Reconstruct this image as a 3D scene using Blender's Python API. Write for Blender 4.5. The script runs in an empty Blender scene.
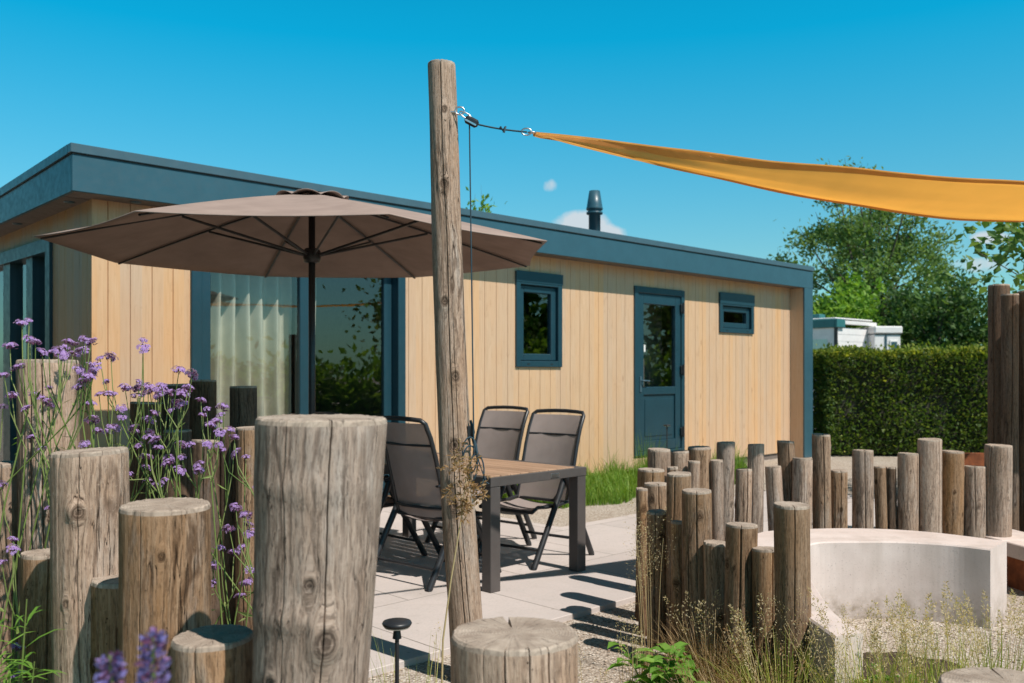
import bpy, math, random
from mathutils import Vector, Matrix, noise
random.seed(7)
sc = bpy.context.scene
COL = sc.collection
R = math.radians
CAMZ = 1.42
def at(px, py, Y):                       # a point Y metres ahead of the camera
    return Vector(((px-512)/900*Y, Y, CAMZ-(py-372)/900*Y))
def gx(px, Y): return (px-512)/900*Y
def gz(py, Y): return CAMZ-(py-372)/900*Y

# ------------------------------------------------------------------ mesh helpers
class MB:
    def __init__(s): s.v=[]; s.f=[]; s.m=[]; s.sm=[]
    def add(s, vs, fs, mi=0, smooth=False):
        n=len(s.v); s.v.extend([tuple(v) for v in vs])
        for f in fs: s.f.append([i+n for i in f]); s.m.append(mi); s.sm.append(smooth)
    def box(s, a, b, mi=0, bev=0.0, mat=None):
        x0,y0,z0=a; x1,y1,z1=b
        if bev<=0:
            vs=[(x0,y0,z0),(x1,y0,z0),(x1,y1,z0),(x0,y1,z0),(x0,y0,z1),(x1,y0,z1),(x1,y1,z1),(x0,y1,z1)]
            fs=[(3,2,1,0),(4,5,6,7),(0,1,5,4),(1,2,6,5),(2,3,7,6),(3,0,4,7)]
        else:
            c=bev; vs=[]; idx={}
            X=(x0,x1);Y=(y0,y1);Z=(z0,z1); sg=(1,-1)
            for i in (0,1):
                for j in (0,1):
                    for k in (0,1):
                        idx[i,j,k]=len(vs)
                        vs.append((X[i],Y[j]+sg[j]*c,Z[k]+sg[k]*c))
                        vs.append((X[i]+sg[i]*c,Y[j],Z[k]+sg[k]*c))
                        vs.append((X[i]+sg[i]*c,Y[j]+sg[j]*c,Z[k]))
            def q(i,j,k,a): return idx[i,j,k]+a
            fs=[]
            for i in (0,1):
                f=[q(i,0,0,0),q(i,1,0,0),q(i,1,1,0),q(i,0,1,0)]; fs.append(f if i else f[::-1])
                f=[q(0,i,0,1),q(1,i,0,1),q(1,i,1,1),q(0,i,1,1)]; fs.append(f[::-1] if i else f)
                f=[q(0,0,i,2),q(1,0,i,2),q(1,1,i,2),q(0,1,i,2)]; fs.append(f if i else f[::-1])
            for j in (0,1):
                for k in (0,1):
                    f=[q(0,j,k,1),q(1,j,k,1),q(1,j,k,2),q(0,j,k,2)]; fs.append(f if (j^k)==0 else f[::-1])
                    f=[q(j,0,k,0),q(j,1,k,0),q(j,1,k,2),q(j,0,k,2)]; fs.append(f if (j^k)==1 else f[::-1])
                    f=[q(j,k,0,0),q(j,k,1,0),q(j,k,1,1),q(j,k,0,1)]; fs.append(f if (j^k)==0 else f[::-1])
            for i in (0,1):
                for j in (0,1):
                    for k in (0,1):
                        f=[q(i,j,k,0),q(i,j,k,1),q(i,j,k,2)]; fs.append(f if (i+j+k)%2==1 else f[::-1])
        if mat is not None: vs=[mat@Vector(v) for v in vs]
        s.add(vs,fs,mi)
    def tube(s, pts, rad, seg=8, mi=0, cap=True, flat=1.0, smooth=True):
        pts=[Vector(p) for p in pts]; n=len(pts)
        if not isinstance(rad,(list,tuple)): rad=[rad]*n
        vs=[]; fs=[]
        t0=(pts[1]-pts[0]).normalized()
        up=Vector((0,0,1)) if abs(t0.z)<.9 else Vector((1,0,0))
        a=t0.cross(up).normalized()
        for i,p in enumerate(pts):
            t=(pts[min(i+1,n-1)]-pts[max(i-1,0)])
            t=t.normalized() if t.length>1e-9 else t0
            a=(a-t*a.dot(t)); a=a.normalized() if a.length>1e-6 else t.orthogonal().normalized()
            b=t.cross(a)
            for k in range(seg):
                th=2*math.pi*k/seg
                vs.append(p+a*(math.cos(th)*rad[i])+b*(math.sin(th)*rad[i]*flat))
        for i in range(n-1):
            for k in range(seg):
                k2=(k+1)%seg
                fs.append((i*seg+k,i*seg+k2,(i+1)*seg+k2,(i+1)*seg+k))
        s.add(vs,fs,mi,smooth)
        if cap:
            s.add(vs[:seg],[tuple(range(seg-1,-1,-1))],mi); s.add(vs[-seg:],[tuple(range(seg))],mi)
    def lathe(s, prof, c=(0,0,0), seg=24, mi=0, smooth=True):
        vs=[];fs=[];n=len(prof)
        for r,z in prof:
            for k in range(seg):
                th=2*math.pi*k/seg; vs.append((c[0]+r*math.cos(th),c[1]+r*math.sin(th),c[2]+z))
        for i in range(n-1):
            for k in range(seg):
                k2=(k+1)%seg; fs.append((i*seg+k,i*seg+k2,(i+1)*seg+k2,(i+1)*seg+k))
        s.add(vs,fs,mi,smooth)
    def prism(s, poly, z0, z1, mi=0, bev=0.0):
        n=len(poly)
        lo=[(x,y,z0) for x,y in poly]
        if bev>0:
            ins=[]
            for i in range(n):
                p0=Vector(poly[i-1]);p=Vector(poly[i]);p1=Vector(poly[(i+1)%n])
                d0=(p-p0).normalized(); d1=(p1-p).normalized()
                n0=Vector((-d0.y,d0.x)); n1=Vector((-d1.y,d1.x)); m=(n0+n1)
                m=m/max(.3,m.length_squared)*2 if m.length>1e-6 else n0
                ins.append(p+m*bev)
            hi=[(x,y,z1-bev) for x,y in poly]; top=[(p.x,p.y,z1) for p in ins]
            fs=[(i,(i+1)%n,n+(i+1)%n,n+i) for i in range(n)]+[(n+i,n+(i+1)%n,2*n+(i+1)%n,2*n+i) for i in range(n)]
            fs+= [tuple(range(2*n,3*n)), tuple(range(n-1,-1,-1))]
            s.add(lo+hi+top,fs,mi)
        else:
            hi=[(x,y,z1) for x,y in poly]
            s.add(lo+hi,[(i,(i+1)%n,n+(i+1)%n,n+i) for i in range(n)]+[tuple(range(n,2*n)),tuple(range(n-1,-1,-1))],mi)
    def build(s, name, mats, parent=None, loc=None):
        me=bpy.data.meshes.new(name); me.from_pydata(s.v,[],s.f); 
        if not isinstance(mats,(list,tuple)): mats=[mats]
        for m in mats: me.materials.append(m)
        me.polygons.foreach_set('material_index',s.m); me.polygons.foreach_set('use_smooth',s.sm)
        me.update()
        o=bpy.data.objects.new(name,me); COL.objects.link(o)
        if parent: o.parent=parent
        if loc is not None: o.location=loc
        return o
def tag(o,label,cat,group=None,kind=None):
    if label: o['label']=label
    if cat: o['category']=cat
    if group: o['group']=group
    if kind: o['kind']=kind
    return o
def structure(o): o['kind']='structure'; return o
def thing(name,label,cat,loc=(0,0,0),rz=0,group=None):
    o=bpy.data.objects.new(name,None); COL.objects.link(o); o.empty_display_size=.1
    o.location=loc; o.rotation_euler=(0,0,rz)
    return tag(o,label,cat,group)
def link_copy(o,parent=None):
    c=o.copy(); COL.objects.link(c)
    if parent: c.parent=parent
    return c
def copy_thing(root,loc,rz,label):
    r=link_copy(root); r.location=loc; r.rotation_euler=(0,0,rz); r['label']=label
    for ch in list(root.children):
        c=link_copy(ch,r)
        for g in list(ch.children): link_copy(g,c)
    return r

# ------------------------------------------------------------------ materials
class NT:
    def __init__(s,name):
        s.mat=bpy.data.materials.new(name); s.mat.use_nodes=True
        s.t=s.mat.node_tree; s.t.nodes.clear(); s.out=s.n('ShaderNodeOutputMaterial')
    def n(s,k,**kw):
        nd=s.t.nodes.new(k)
        for a,b in kw.items():
            if a.startswith('i_'): nd.inputs[a[2:].replace('_',' ')].default_value=b
            else: setattr(nd,a,b)
        return nd
    def l(s,a,b): s.t.links.new(a,b)
    def coord(s,kind='Object',scale=(1,1,1),rand=False):
        tc=s.n('ShaderNodeTexCoord'); src=tc.outputs[kind]
        if rand:
            oi=s.n('ShaderNodeObjectInfo'); ad=s.n('ShaderNodeVectorMath',operation='MULTIPLY_ADD')
            cb=s.n('ShaderNodeCombineXYZ')
            for i in range(3): s.l(oi.outputs['Random'],cb.inputs[i])
            s.l(cb.outputs[0],ad.inputs[0]); ad.inputs[1].default_value=(17,31,43); s.l(src,ad.inputs[2]); src=ad.outputs[0]
        m=s.n('ShaderNodeMapping'); m.inputs['Scale'].default_value=scale; s.l(src,m.inputs['Vector'])
        return m.outputs[0]
    def noise(s,vec,scale,detail=4,rough=.55,dist=0):
        nd=s.n('ShaderNodeTexNoise'); nd.inputs['Scale'].default_value=scale; nd.inputs['Detail'].default_value=detail
        nd.inputs['Roughness'].default_value=rough; nd.inputs['Distortion'].default_value=dist
        if vec is not None: s.l(vec,nd.inputs['Vector'])
        return nd.outputs['Fac']
    def ramp(s,fac,stops):
        r=s.n('ShaderNodeValToRGB'); e=r.color_ramp.elements
        while len(e)<len(stops): e.new(.5)
        for i,(p,c) in enumerate(stops):
            e[i].position=p; e[i].color=(c[0],c[1],c[2],1) if isinstance(c,(tuple,list)) else (c,c,c,1)
        s.l(fac,r.inputs[0]); return r.outputs[0]
    def mix(s,fac,a,b,mode='MIX'):
        m=s.n('ShaderNodeMix',data_type='RGBA',blend_type=mode)
        for i,x in ((0,fac),(6,a),(7,b)):
            if isinstance(x,(int,float)): m.inputs[i].default_value=x
            elif isinstance(x,(tuple,list)): m.inputs[i].default_value=(x[0],x[1],x[2],1)
            else: s.l(x,m.inputs[i])
        return m.outputs[2]
    def math(s,op,a,b=None,c=None):
        m=s.n('ShaderNodeMath',operation=op)
        for i,x in enumerate((a,b,c)):
            if x is None: continue
            if isinstance(x,(int,float)): m.inputs[i].default_value=x
            else: s.l(x,m.inputs[i])
        return m.outputs[0]
    def bump(s,h,strength=.3,dist=.01,normal=None):
        b=s.n('ShaderNodeBump'); b.inputs['Strength'].default_value=strength; b.inputs['Distance'].default_value=dist
        s.l(h,b.inputs['Height'])
        if normal: s.l(normal,b.inputs['Normal'])
        return b.outputs[0]
    def bsdf(s,col,rough=.6,metal=0,normal=None,spec=.5):
        p=s.n('ShaderNodeBsdfPrincipled')
        if isinstance(col,(tuple,list)): p.inputs['Base Color'].default_value=(*col[:3],1)
        else: s.l(col,p.inputs['Base Color'])
        if isinstance(rough,(int,float)): p.inputs['Roughness'].default_value=rough
        else: s.l(rough,p.inputs['Roughness'])
        p.inputs['Metallic'].default_value=metal; p.inputs['Specular IOR Level'].default_value=spec
        if normal: s.l(normal,p.inputs['Normal'])
        return p.outputs[0]
    def done(s,sh): s.l(sh,s.out.inputs['Surface']); return s.mat

def paint(name,col,rough=.45,var=.12,metal=0,bs=400,bstr=.05):
    t=NT(name); v=t.coord('Object',rand=True); n=t.noise(v,6,5); 
    c=t.mix(t.ramp(n,[(.3,0),(.7,1)]),[x*(1-var) for x in col],[min(1,x*(1+var)) for x in col])
    rg=t.ramp(t.noise(v,20,4),[(.3,rough*.8),(.7,min(1,rough*1.2))])
    return t.done(t.bsdf(c,rg,metal,t.bump(t.noise(v,bs,2),bstr,.001)))

def wood_log(name,dark,mid,light,warm):
    t=NT(name)
    at_=t.n('ShaderNodeAttribute',attribute_name='grain'); oi=t.n('ShaderNodeObjectInfo')
    wr=t.n('ShaderNodeAttribute',attribute_name='wear'); ws=t.n('ShaderNodeSeparateXYZ'); t.l(wr.outputs['Vector'],ws.inputs[0])
    rim,damp,knot=ws.outputs
    cb=t.n('ShaderNodeCombineXYZ')
    for i in range(3): t.l(oi.outputs['Random'],cb.inputs[i])
    ad=t.n('ShaderNodeVectorMath',operation='MULTIPLY_ADD'); t.l(cb.outputs[0],ad.inputs[0]); ad.inputs[1].default_value=(17,31,43); t.l(at_.outputs['Vector'],ad.inputs[2])
    def co(sc_):
        m=t.n('ShaderNodeMapping'); m.inputs['Scale'].default_value=sc_; t.l(ad.outputs[0],m.inputs['Vector']); return m.outputs[0]
    g=co((1,1,.05)); v=co((1,1,1)); s2=co((1,1,.3))
    fib=t.noise(g,110,7,.7,.3); band=t.noise(g,26,5,.62,.8); patch=t.noise(s2,6,6,.62,.5)
    c=t.ramp(fib,[(.25,dark),(.44,mid),(.70,light)])
    c=t.mix(t.ramp(band,[(.38,0),(.62,.8)]),c,t.ramp(fib,[(.3,mid),(.65,light)]))
    c=t.mix(t.ramp(patch,[(.48,0),(.66,.7)]),c,warm)
    # silvered patches and dark run-off streaks
    sil=t.noise(co((1,1,.22)),9,6,.7,.4)
    lum=sum(light)/3
    c=t.mix(t.ramp(sil,[(.52,0),(.68,.55)]),c,(lum*1.02,lum*.93,lum*.85))
    st=t.ramp(t.noise(co((1,1,.10)),17,6,.75,.2),[(.54,0),(.70,.75)])
    c=t.mix(st,c,[x*.55 for x in dark])
    # flat sawn figure
    w=t.n('ShaderNodeTexWave',wave_type='BANDS',bands_direction='X'); w.inputs['Scale'].default_value=11
    w.inputs['Distortion'].default_value=11; w.inputs['Detail'].default_value=3; w.inputs['Detail Scale'].default_value=1.3
    t.l(co((1,1,.3)),w.inputs['Vector'])
    fig=t.math('MULTIPLY',t.ramp(w.outputs['Fac'],[(.0,1),(.35,0)]),t.ramp(t.noise(s2,4.5,2),[(.47,0),(.6,.75)]))
    c=t.mix(fig,c,[x*.9 for x in dark])
    # drying checks
    ck=t.noise(g,46,3,.5,.3); d=t.math('ABSOLUTE',t.math('SUBTRACT',ck,.5))
    chk=t.math('MULTIPLY',t.ramp(d,[(.0,1),(.010,0)]),t.ramp(t.noise(s2,9,2),[(.46,0),(.56,1)]))
    c=t.mix(chk,c,[x*.22 for x in dark])
    # knots: ringed, dark hearted
    kr=t.math('SINE',t.math('MULTIPLY',t.math('ADD',knot,t.math('MULTIPLY',t.noise(v,60,3),.12)),22))
    kc=t.mix(t.ramp(kr,[(.2,0),(.8,1)]),[x*.5 for x in dark],[x*.62 for x in mid])
    c=t.mix(t.ramp(knot,[(.25,0),(.6,.9)]),c,kc)
    # speckle, insect holes
    fine=t.noise(co((1,1,.12)),280,3,.7); spk=t.noise(v,80,5,.75)
    c=t.mix(t.ramp(fine,[(.36,.6),(.5,0)]),c,[x*.5 for x in dark])
    c=t.mix(t.ramp(spk,[(.57,0),(.70,.5)]),c,[min(1,x*1.15) for x in light])
    vo=t.n('ShaderNodeTexVoronoi'); vo.inputs['Scale'].default_value=55; t.l(co((1,1,.6)),vo.inputs['Vector'])
    hole=t.math('MULTIPLY',t.ramp(vo.outputs['Distance'],[(.07,1),(.11,0)]),t.ramp(t.noise(s2,5,3),[(.52,0),(.6,1)]))
    c=t.mix(hole,c,[x*.2 for x in dark])
    # pale worn rim, damp dirty foot
    c=t.mix(t.math('MULTIPLY',rim,t.ramp(t.noise(v,45,4),[(.35,.1),(.6,.7)])),c,[min(1,x*1.15) for x in light])
    c=t.mix(t.math('MULTIPLY',damp,.75),c,[x*.5 for x in dark])
    hv=t.n('ShaderNodeHueSaturation'); t.l(c,hv.inputs['Color'])
    t.l(t.math('ADD',.80,t.math('MULTIPLY',oi.outputs['Random'],.36)),hv.inputs['Value'])
    t.l(t.math('ADD',.92,t.math('MULTIPLY',t.math('FRACT',t.math('MULTIPLY',oi.outputs['Random'],7.31)),.32)),hv.inputs['Saturation'])
    h=t.math('SUBTRACT',t.math('ADD',t.math('MULTIPLY',fib,.7),t.math('MULTIPLY',band,.9)),t.math('ADD',chk,t.math('ADD',hole,t.math('MULTIPLY',fig,.25))))
    nb=t.bump(h,.75,.007); nb=t.bump(spk,.35,.003,nb); nb=t.bump(fine,.4,.0015,nb)
    return t.done(t.bsdf(hv.outputs[0],.88,0,nb,.2))
def end_grain(name,a,b):
    t=NT(name); tc=t.n('ShaderNodeTexCoord'); v=t.coord('Object',(1,1,0.2),False); vr=t.coord('Object',(1,1,.3),True)
    sp=t.n('ShaderNodeSeparateXYZ'); t.l(tc.outputs['Object'],sp.inputs[0])
    r=t.math('SQRT',t.math('ADD',t.math('POWER',sp.outputs[0],2),t.math('POWER',sp.outputs[1],2)))
    r=t.math('ADD',r,t.math('MULTIPLY',t.noise(vr,9,3),.05))
    rings=t.math('SINE',t.math('MULTIPLY',r,900))
    an=t.math('ARCTAN2',sp.outputs[1],sp.outputs[0])
    cb=t.n('ShaderNodeCombineXYZ'); t.l(an,cb.inputs[0]); t.l(t.math('MULTIPLY',r,1.2),cb.inputs[1])
    oi=t.n('ShaderNodeObjectInfo'); t.l(t.math('MULTIPLY',oi.outputs['Random'],50),cb.inputs[2])
    rad=t.noise(cb.outputs[0],9,5,.65)
    ck=t.ramp(t.math('ABSOLUTE',t.math('SUBTRACT',t.noise(cb.outputs[0],4.2,2),.5)),[(0,1),(.008,0)])
    pt=t.noise(vr,14,5,.65)
    c=t.mix(t.ramp(pt,[(.3,0),(.7,1)]),a,b)
    c=t.mix(t.math('MULTIPLY',t.ramp(rings,[(.3,0),(.9,1)]),.25),c,[x*.45 for x in a])
    c=t.mix(t.math('MULTIPLY',t.ramp(rad,[(.5,0),(.75,1)]),.5),c,[x*.5 for x in a])
    c=t.mix(t.math('MULTIPLY',ck,.8),c,[x*.2 for x in a])
    h=t.math('SUBTRACT',t.math('ADD',t.math('MULTIPLY',rings,.1),pt),ck)
    return t.done(t.bsdf(c,.9,0,t.bump(h,.4,.005),.2))

M={}
M['log']=wood_log('weathered_log_wood',(.10,.056,.033),(.255,.16,.10),(.42,.295,.205),(.32,.185,.10))
M['log_grey']=wood_log('grey_log_wood',(.135,.09,.066),(.33,.236,.178),(.52,.40,.322),(.37,.245,.17))
M['log_dark']=wood_log('dark_shade_log_wood',(.055,.033,.022),(.13,.08,.052),(.20,.135,.09),(.14,.08,.045))  # darker log wood; the shade on the back logs is put into the colour
M['end']=end_grain('log_end_grain',(.27,.205,.16),(.50,.41,.335))
M['anthracite']=paint('teal_grey_coated_metal',(.032,.09,.122),.38,.06)
M['anthracite_trim']=paint('teal_grey_roof_trim',(.055,.105,.135),.35,.08)
M['frame_blue']=paint('teal_grey_window_frame',(.011,.046,.066),.4,.06,bs=900)
M['black_metal']=paint('black_metal',(.018,.019,.022),.4,.2)
M['chair_metal']=paint('charcoal_aluminium',(.022,.023,.026),.42,.12)
M['table_metal']=paint('brown_grey_aluminium',(.085,.074,.07),.42,.12)
M['steel']=paint('galvanised_steel',(.55,.55,.56),.35,.1,metal=1)
M['white_plastic']=paint('white_plastic',(.75,.74,.72),.4,.05)
M['soffit']=paint('soffit_board',(.16,.13,.115),.7,.08)
M['white_wall']=paint('white_caravan_sheet',(.72,.70,.70),.5,.05)
M['caravan_green']=paint('caravan_green_trim',(.03,.15,.16),.5,.08)
M['rope']=paint('dark_teal_rope',(.02,.05,.07),.8,.2)
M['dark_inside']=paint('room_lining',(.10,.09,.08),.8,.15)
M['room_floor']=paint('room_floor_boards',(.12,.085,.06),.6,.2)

def cladding():
    t=NT('vertical_larch_cladding'); tc=t.n('ShaderNodeTexCoord'); sp=t.n('ShaderNodeSeparateXYZ'); t.l(tc.outputs['Object'],sp.inputs[0])
    u=t.math('ADD',sp.outputs[0],t.math('MULTIPLY',sp.outputs[1],1.0))
    bid=t.math('FLOOR',t.math('DIVIDE',u,.185))
    wn=t.n('ShaderNodeTexWhiteNoise',noise_dimensions='1D'); t.l(bid,wn.inputs['W'])
    cb=t.n('ShaderNodeCombineXYZ'); t.l(u,cb.inputs[0]); t.l(t.math('MULTIPLY',bid,7.7),cb.inputs[1]); t.l(t.math('MULTIPLY',sp.outputs[2],.045),cb.inputs[2])
    fib=t.noise(cb.outputs[0],60,6,.6,.6)
    cb2=t.n('ShaderNodeCombineXYZ'); t.l(u,cb2.inputs[0]); t.l(t.math('MULTIPLY',bid,7.7),cb2.inputs[1]); t.l(t.math('MULTIPLY',sp.outputs[2],.35),cb2.inputs[2])
    big=t.noise(cb2.outputs[0],3,4,.55,.8)
    c=t.ramp(fib,[(.2,(.43,.26,.145)),(.45,(.565,.365,.215)),(.8,(.635,.43,.27))])
    c=t.mix(t.ramp(big,[(.4,0),(.7,.6)]),c,(.60,.345,.17))
    hv=t.n('ShaderNodeHueSaturation'); t.l(c,hv.inputs['Color'])
    t.l(t.math('ADD',.93,t.math('MULTIPLY',wn.outputs['Value'],.13)),hv.inputs['Value'])
    t.l(t.math('ADD',.85,t.math('MULTIPLY',wn.outputs['Value'],.2)),hv.inputs['Saturation'])
    vo=t.n('ShaderNodeTexVoronoi'); vo.inputs['Scale'].default_value=1.0; 
    cb3=t.n('ShaderNodeCombineXYZ'); t.l(t.math('MULTIPLY',u,6.),cb3.inputs[0]); t.l(t.math('MULTIPLY',sp.outputs[2],1.6),cb3.inputs[2]); t.l(cb3.outputs[0],vo.inputs['Vector'])
    kn=t.ramp(vo.outputs['Distance'],[(.045,.5),(.10,0)])
    strk=t.noise(cb2.outputs[0],9,4,.6,1.5)
    kn=t.math('MAXIMUM',kn,t.ramp(strk,[(.60,0),(.72,.22)]))
    c=t.mix(kn,hv.outputs[0],(.28,.14,.065))
    return t.done(t.bsdf(c,.6,0,t.bump(fib,.15,.002),.3))
M['cladding']=cladding()

def concrete_slabs():
    t=NT('concrete_paving_slabs'); tc=t.n('ShaderNodeTexCoord'); 
    br=t.n('ShaderNodeTexBrick',offset=.5,squash=1); br.inputs['Scale'].default_value=1; br.inputs['Brick Width'].default_value=1.0; br.inputs['Row Height'].default_value=1.0
    br.inputs['Mortar Size'].default_value=.0045; br.inputs['Mortar Smooth'].default_value=.3; br.inputs['Bias'].default_value=0
    br.inputs['Color1'].default_value=(.49,.425,.40,1); br.inputs['Color2'].default_value=(.56,.49,.46,1); br.inputs['Mortar'].default_value=(.15,.13,.105,1)
    t.l(tc.outputs['Object'],br.inputs['Vector'])
    v=t.coord('Object'); n1=t.noise(v,2.2,6,.6); n2=t.noise(v,60,4,.7); n3=t.noise(v,9,5,.65)
    c=t.mix(t.ramp(n1,[(.35,0),(.7,.5)]),br.outputs['Color'],(.43,.385,.36))
    c=t.mix(t.ramp(n3,[(.55,0),(.75,.35)]),c,(.36,.315,.28))
    c=t.mix(t.ramp(n2,[(.35,.3),(.5,0)]),c,(.33,.30,.28))
    c=t.mix(t.ramp(t.noise(v,.9,7,.7),[(.56,0),(.66,.22)]),c,(.27,.235,.20))
    sp_=t.n('ShaderNodeTexVoronoi'); sp_.inputs['Scale'].default_value=7; t.l(v,sp_.inputs['Vector'])
    c=t.mix(t.ramp(sp_.outputs['Distance'],[(.05,.5),(.075,0)]),c,(.22,.18,.14))
    h=t.math('ADD',t.math('MULTIPLY',br.outputs['Fac'],-1.5),t.math('MULTIPLY',n2,.35))
    return t.done(t.bsdf(c,.8,0,t.bump(h,.5,.004),.3))
M['slabs']=concrete_slabs()
def gravel():
    t=NT('beige_gravel'); v=t.coord('Object')
    vo=t.n('ShaderNodeTexVoronoi'); vo.inputs['Scale'].default_value=75; t.l(v,vo.inputs['Vector'])
    c=t.ramp(t.noise(vo.outputs['Position'],300,0),[(.3,(.30,.24,.19)),(.5,(.47,.40,.34)),(.7,(.60,.54,.47))])
    c=t.mix(t.ramp(t.noise(v,1.3,5),[(.4,0),(.7,.4)]),c,(.34,.27,.20))
    c=t.mix(t.ramp(vo.outputs['Distance'],[(.5,0),(.8,.7)]),c,(.16,.12,.09))
    return t.done(t.bsdf(c,.9,0,t.bump(vo.outputs['Distance'],-.9 if False else .9,.008),.2))
M['gravel']=gravel()
def soil():
    t=NT('dark_planting_soil'); v=t.coord('Object')
    n=t.noise(v,18,7,.7); c=t.ramp(n,[(.3,(.035,.024,.017)),(.55,(.10,.07,.05)),(.75,(.19,.14,.10))])
    return t.done(t.bsdf(c,.95,0,t.bump(t.noise(v,60,6,.7),.9,.02),.1))
M['soil']=soil()
def turf():
    t=NT('mown_turf'); v=t.coord('Object'); n=t.noise(v,40,6,.7)
    return t.done(t.bsdf(t.ramp(n,[(.3,(.03,.06,.012)),(.7,(.09,.14,.03))]),.95,0,t.bump(n,.8,.03),.1))
M['turf']=turf()
def bench_concrete():
    t=NT('pale_bench_concrete'); v=t.coord('Object')
    n=t.noise(v,4,6,.6); n2=t.noise(v,90,3,.6); c=t.ramp(n,[(.3,(.56,.46,.42)),(.7,(.67,.57,.53))])
    c=t.mix(t.ramp(n2,[(.60,0),(.70,.5)]),c,(.34,.28,.25))
    vo=t.n('ShaderNodeTexVoronoi'); vo.inputs['Scale'].default_value=38; t.l(v,vo.inputs['Vector'])
    pore=t.math('MULTIPLY',t.ramp(vo.outputs['Distance'],[(.06,1),(.10,0)]),t.ramp(t.noise(v,6,3),[(.5,0),(.6,1)]))
    c=t.mix(pore,c,(.20,.16,.14))
    st=t.noise(t.coord('Object',(1,1,.15)),7,4); c=t.mix(t.ramp(st,[(.50,0),(.72,.5)]),c,(.42,.345,.30))
    sx=t.n('ShaderNodeSeparateXYZ'); t.l(v,sx.inputs[0])
    spl=t.math('MULTIPLY',t.ramp(sx.outputs[2],[(0,1),(.16,0)]),t.ramp(t.noise(v,14,6,.7),[(.4,.1),(.65,.9)]))
    c=t.mix(spl,c,(.24,.18,.13))
    return t.done(t.bsdf(c,.8,0,t.bump(n2,.2,.003),.3))
M['bench']=bench_concrete()
def corten():
    t=NT('rusty_weathering_steel'); v=t.coord('Object'); n=t.noise(v,8,7,.7)
    c=t.ramp(n,[(.3,(.10,.03,.014)),(.55,(.25,.075,.028)),(.75,(.36,.13,.045))])
    return t.done(t.bsdf(c,.85,0,t.bump(n,.3,.004),.3))
M['corten']=corten()
def fabric(name,col,tr=.25,holes=0.0,scale=900,trcol=None):
    t=NT(name); v=t.coord('Object'); n=t.noise(v,5,5)
    c=t.mix(t.ramp(n,[(.3,0),(.7,1)]),[x*.88 for x in col],[min(1,x*1.1) for x in col])
    nb=t.bump(t.noise(v,scale,2),.25,.001)
    d=t.n('ShaderNodeBsdfDiffuse'); t.l(c,d.inputs['Color']); t.l(nb,d.inputs['Normal'])
    tl=t.n('ShaderNodeBsdfTranslucent')
    if trcol: tl.inputs['Color'].default_value=(*trcol,1)
    else: t.l(c,tl.inputs['Color'])
    m=t.n('ShaderNodeMixShader'); m.inputs[0].default_value=tr; t.l(d.outputs[0],m.inputs[1]); t.l(tl.outputs[0],m.inputs[2])
    sh=m.outputs[0]
    if holes:
        tp=t.n('ShaderNodeBsdfTransparent'); m2=t.n('ShaderNodeMixShader'); m2.inputs[0].default_value=holes
        t.l(sh,m2.inputs[1]); t.l(tp.outputs[0],m2.inputs[2]); sh=m2.outputs[0]
    return t.done(sh)
M['canopy']=fabric('taupe_parasol_cloth',(.31,.235,.205),.0)
M['sail']=fabric('orange_sail_cloth',(.86,.56,.22),.72,0.0,600,(1.0,.70,.28))
M['hem']=fabric('orange_sail_hem',(.70,.36,.10),.4,0,600,(.8,.5,.16))
M['sling']=fabric('brown_grey_mesh_sling',(.34,.285,.27),.02,.20)
M['curtain']=fabric('cream_curtain_cloth',(.62,.56,.45),.25)
M['strap']=fabric('black_webbing',(.03,.03,.035),.0)
def glass():
    t=NT('window_glass'); tp=t.n('ShaderNodeBsdfTransparent'); tp.inputs[0].default_value=(.86,.92,.92,1)
    gl=t.n('ShaderNodeBsdfGlossy'); gl.inputs['Roughness'].default_value=.0; gl.inputs['Color'].default_value=(.95,.97,1,1)
    g=t.n('ShaderNodeNewGeometry'); dp=t.n('ShaderNodeVectorMath',operation='DOT_PRODUCT'); t.l(g.outputs['Normal'],dp.inputs[0]); t.l(g.outputs['Incoming'],dp.inputs[1])
    om=t.math('SUBTRACT',1,t.math('ABSOLUTE',dp.outputs['Value']))
    f=t.math('MULTIPLY_ADD',t.math('POWER',om,5),.88,.095)
    wob=t.noise(t.coord('Object'),1.1,1); nb=t.bump(wob,.06,.02); t.l(nb,gl.inputs['Normal'])
    m=t.n('ShaderNodeMixShader'); t.l(f,m.inputs[0]); t.l(tp.outputs[0],m.inputs[1]); t.l(gl.outputs[0],m.inputs[2])
    return t.done(m.outputs[0])
M['glass']=glass()
def table_wood():
    t=NT('brown_slat_table_top'); tc=t.n('ShaderNodeTexCoord'); sp=t.n('ShaderNodeSeparateXYZ'); t.l(tc.outputs['Object'],sp.inputs[0])
    v=t.coord('Object',(1,.06,1)); fib=t.noise(v,50,5,.6)
    c=t.ramp(fib,[(.25,(.26,.15,.09)),(.7,(.45,.285,.185))])
    bid=t.math('FLOOR',t.math('DIVIDE',sp.outputs[0],.0915)); wn=t.n('ShaderNodeTexWhiteNoise',noise_dimensions='1D'); t.l(bid,wn.inputs['W'])
    hv=t.n('ShaderNodeHueSaturation'); t.l(c,hv.inputs['Color']); t.l(t.math('ADD',.88,t.math('MULTIPLY',wn.outputs['Value'],.24)),hv.inputs['Value'])
    return t.done(t.bsdf(hv.outputs[0],.5,0,t.bump(fib,.1,.001),.4))
M['table_wood']=table_wood()
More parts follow.
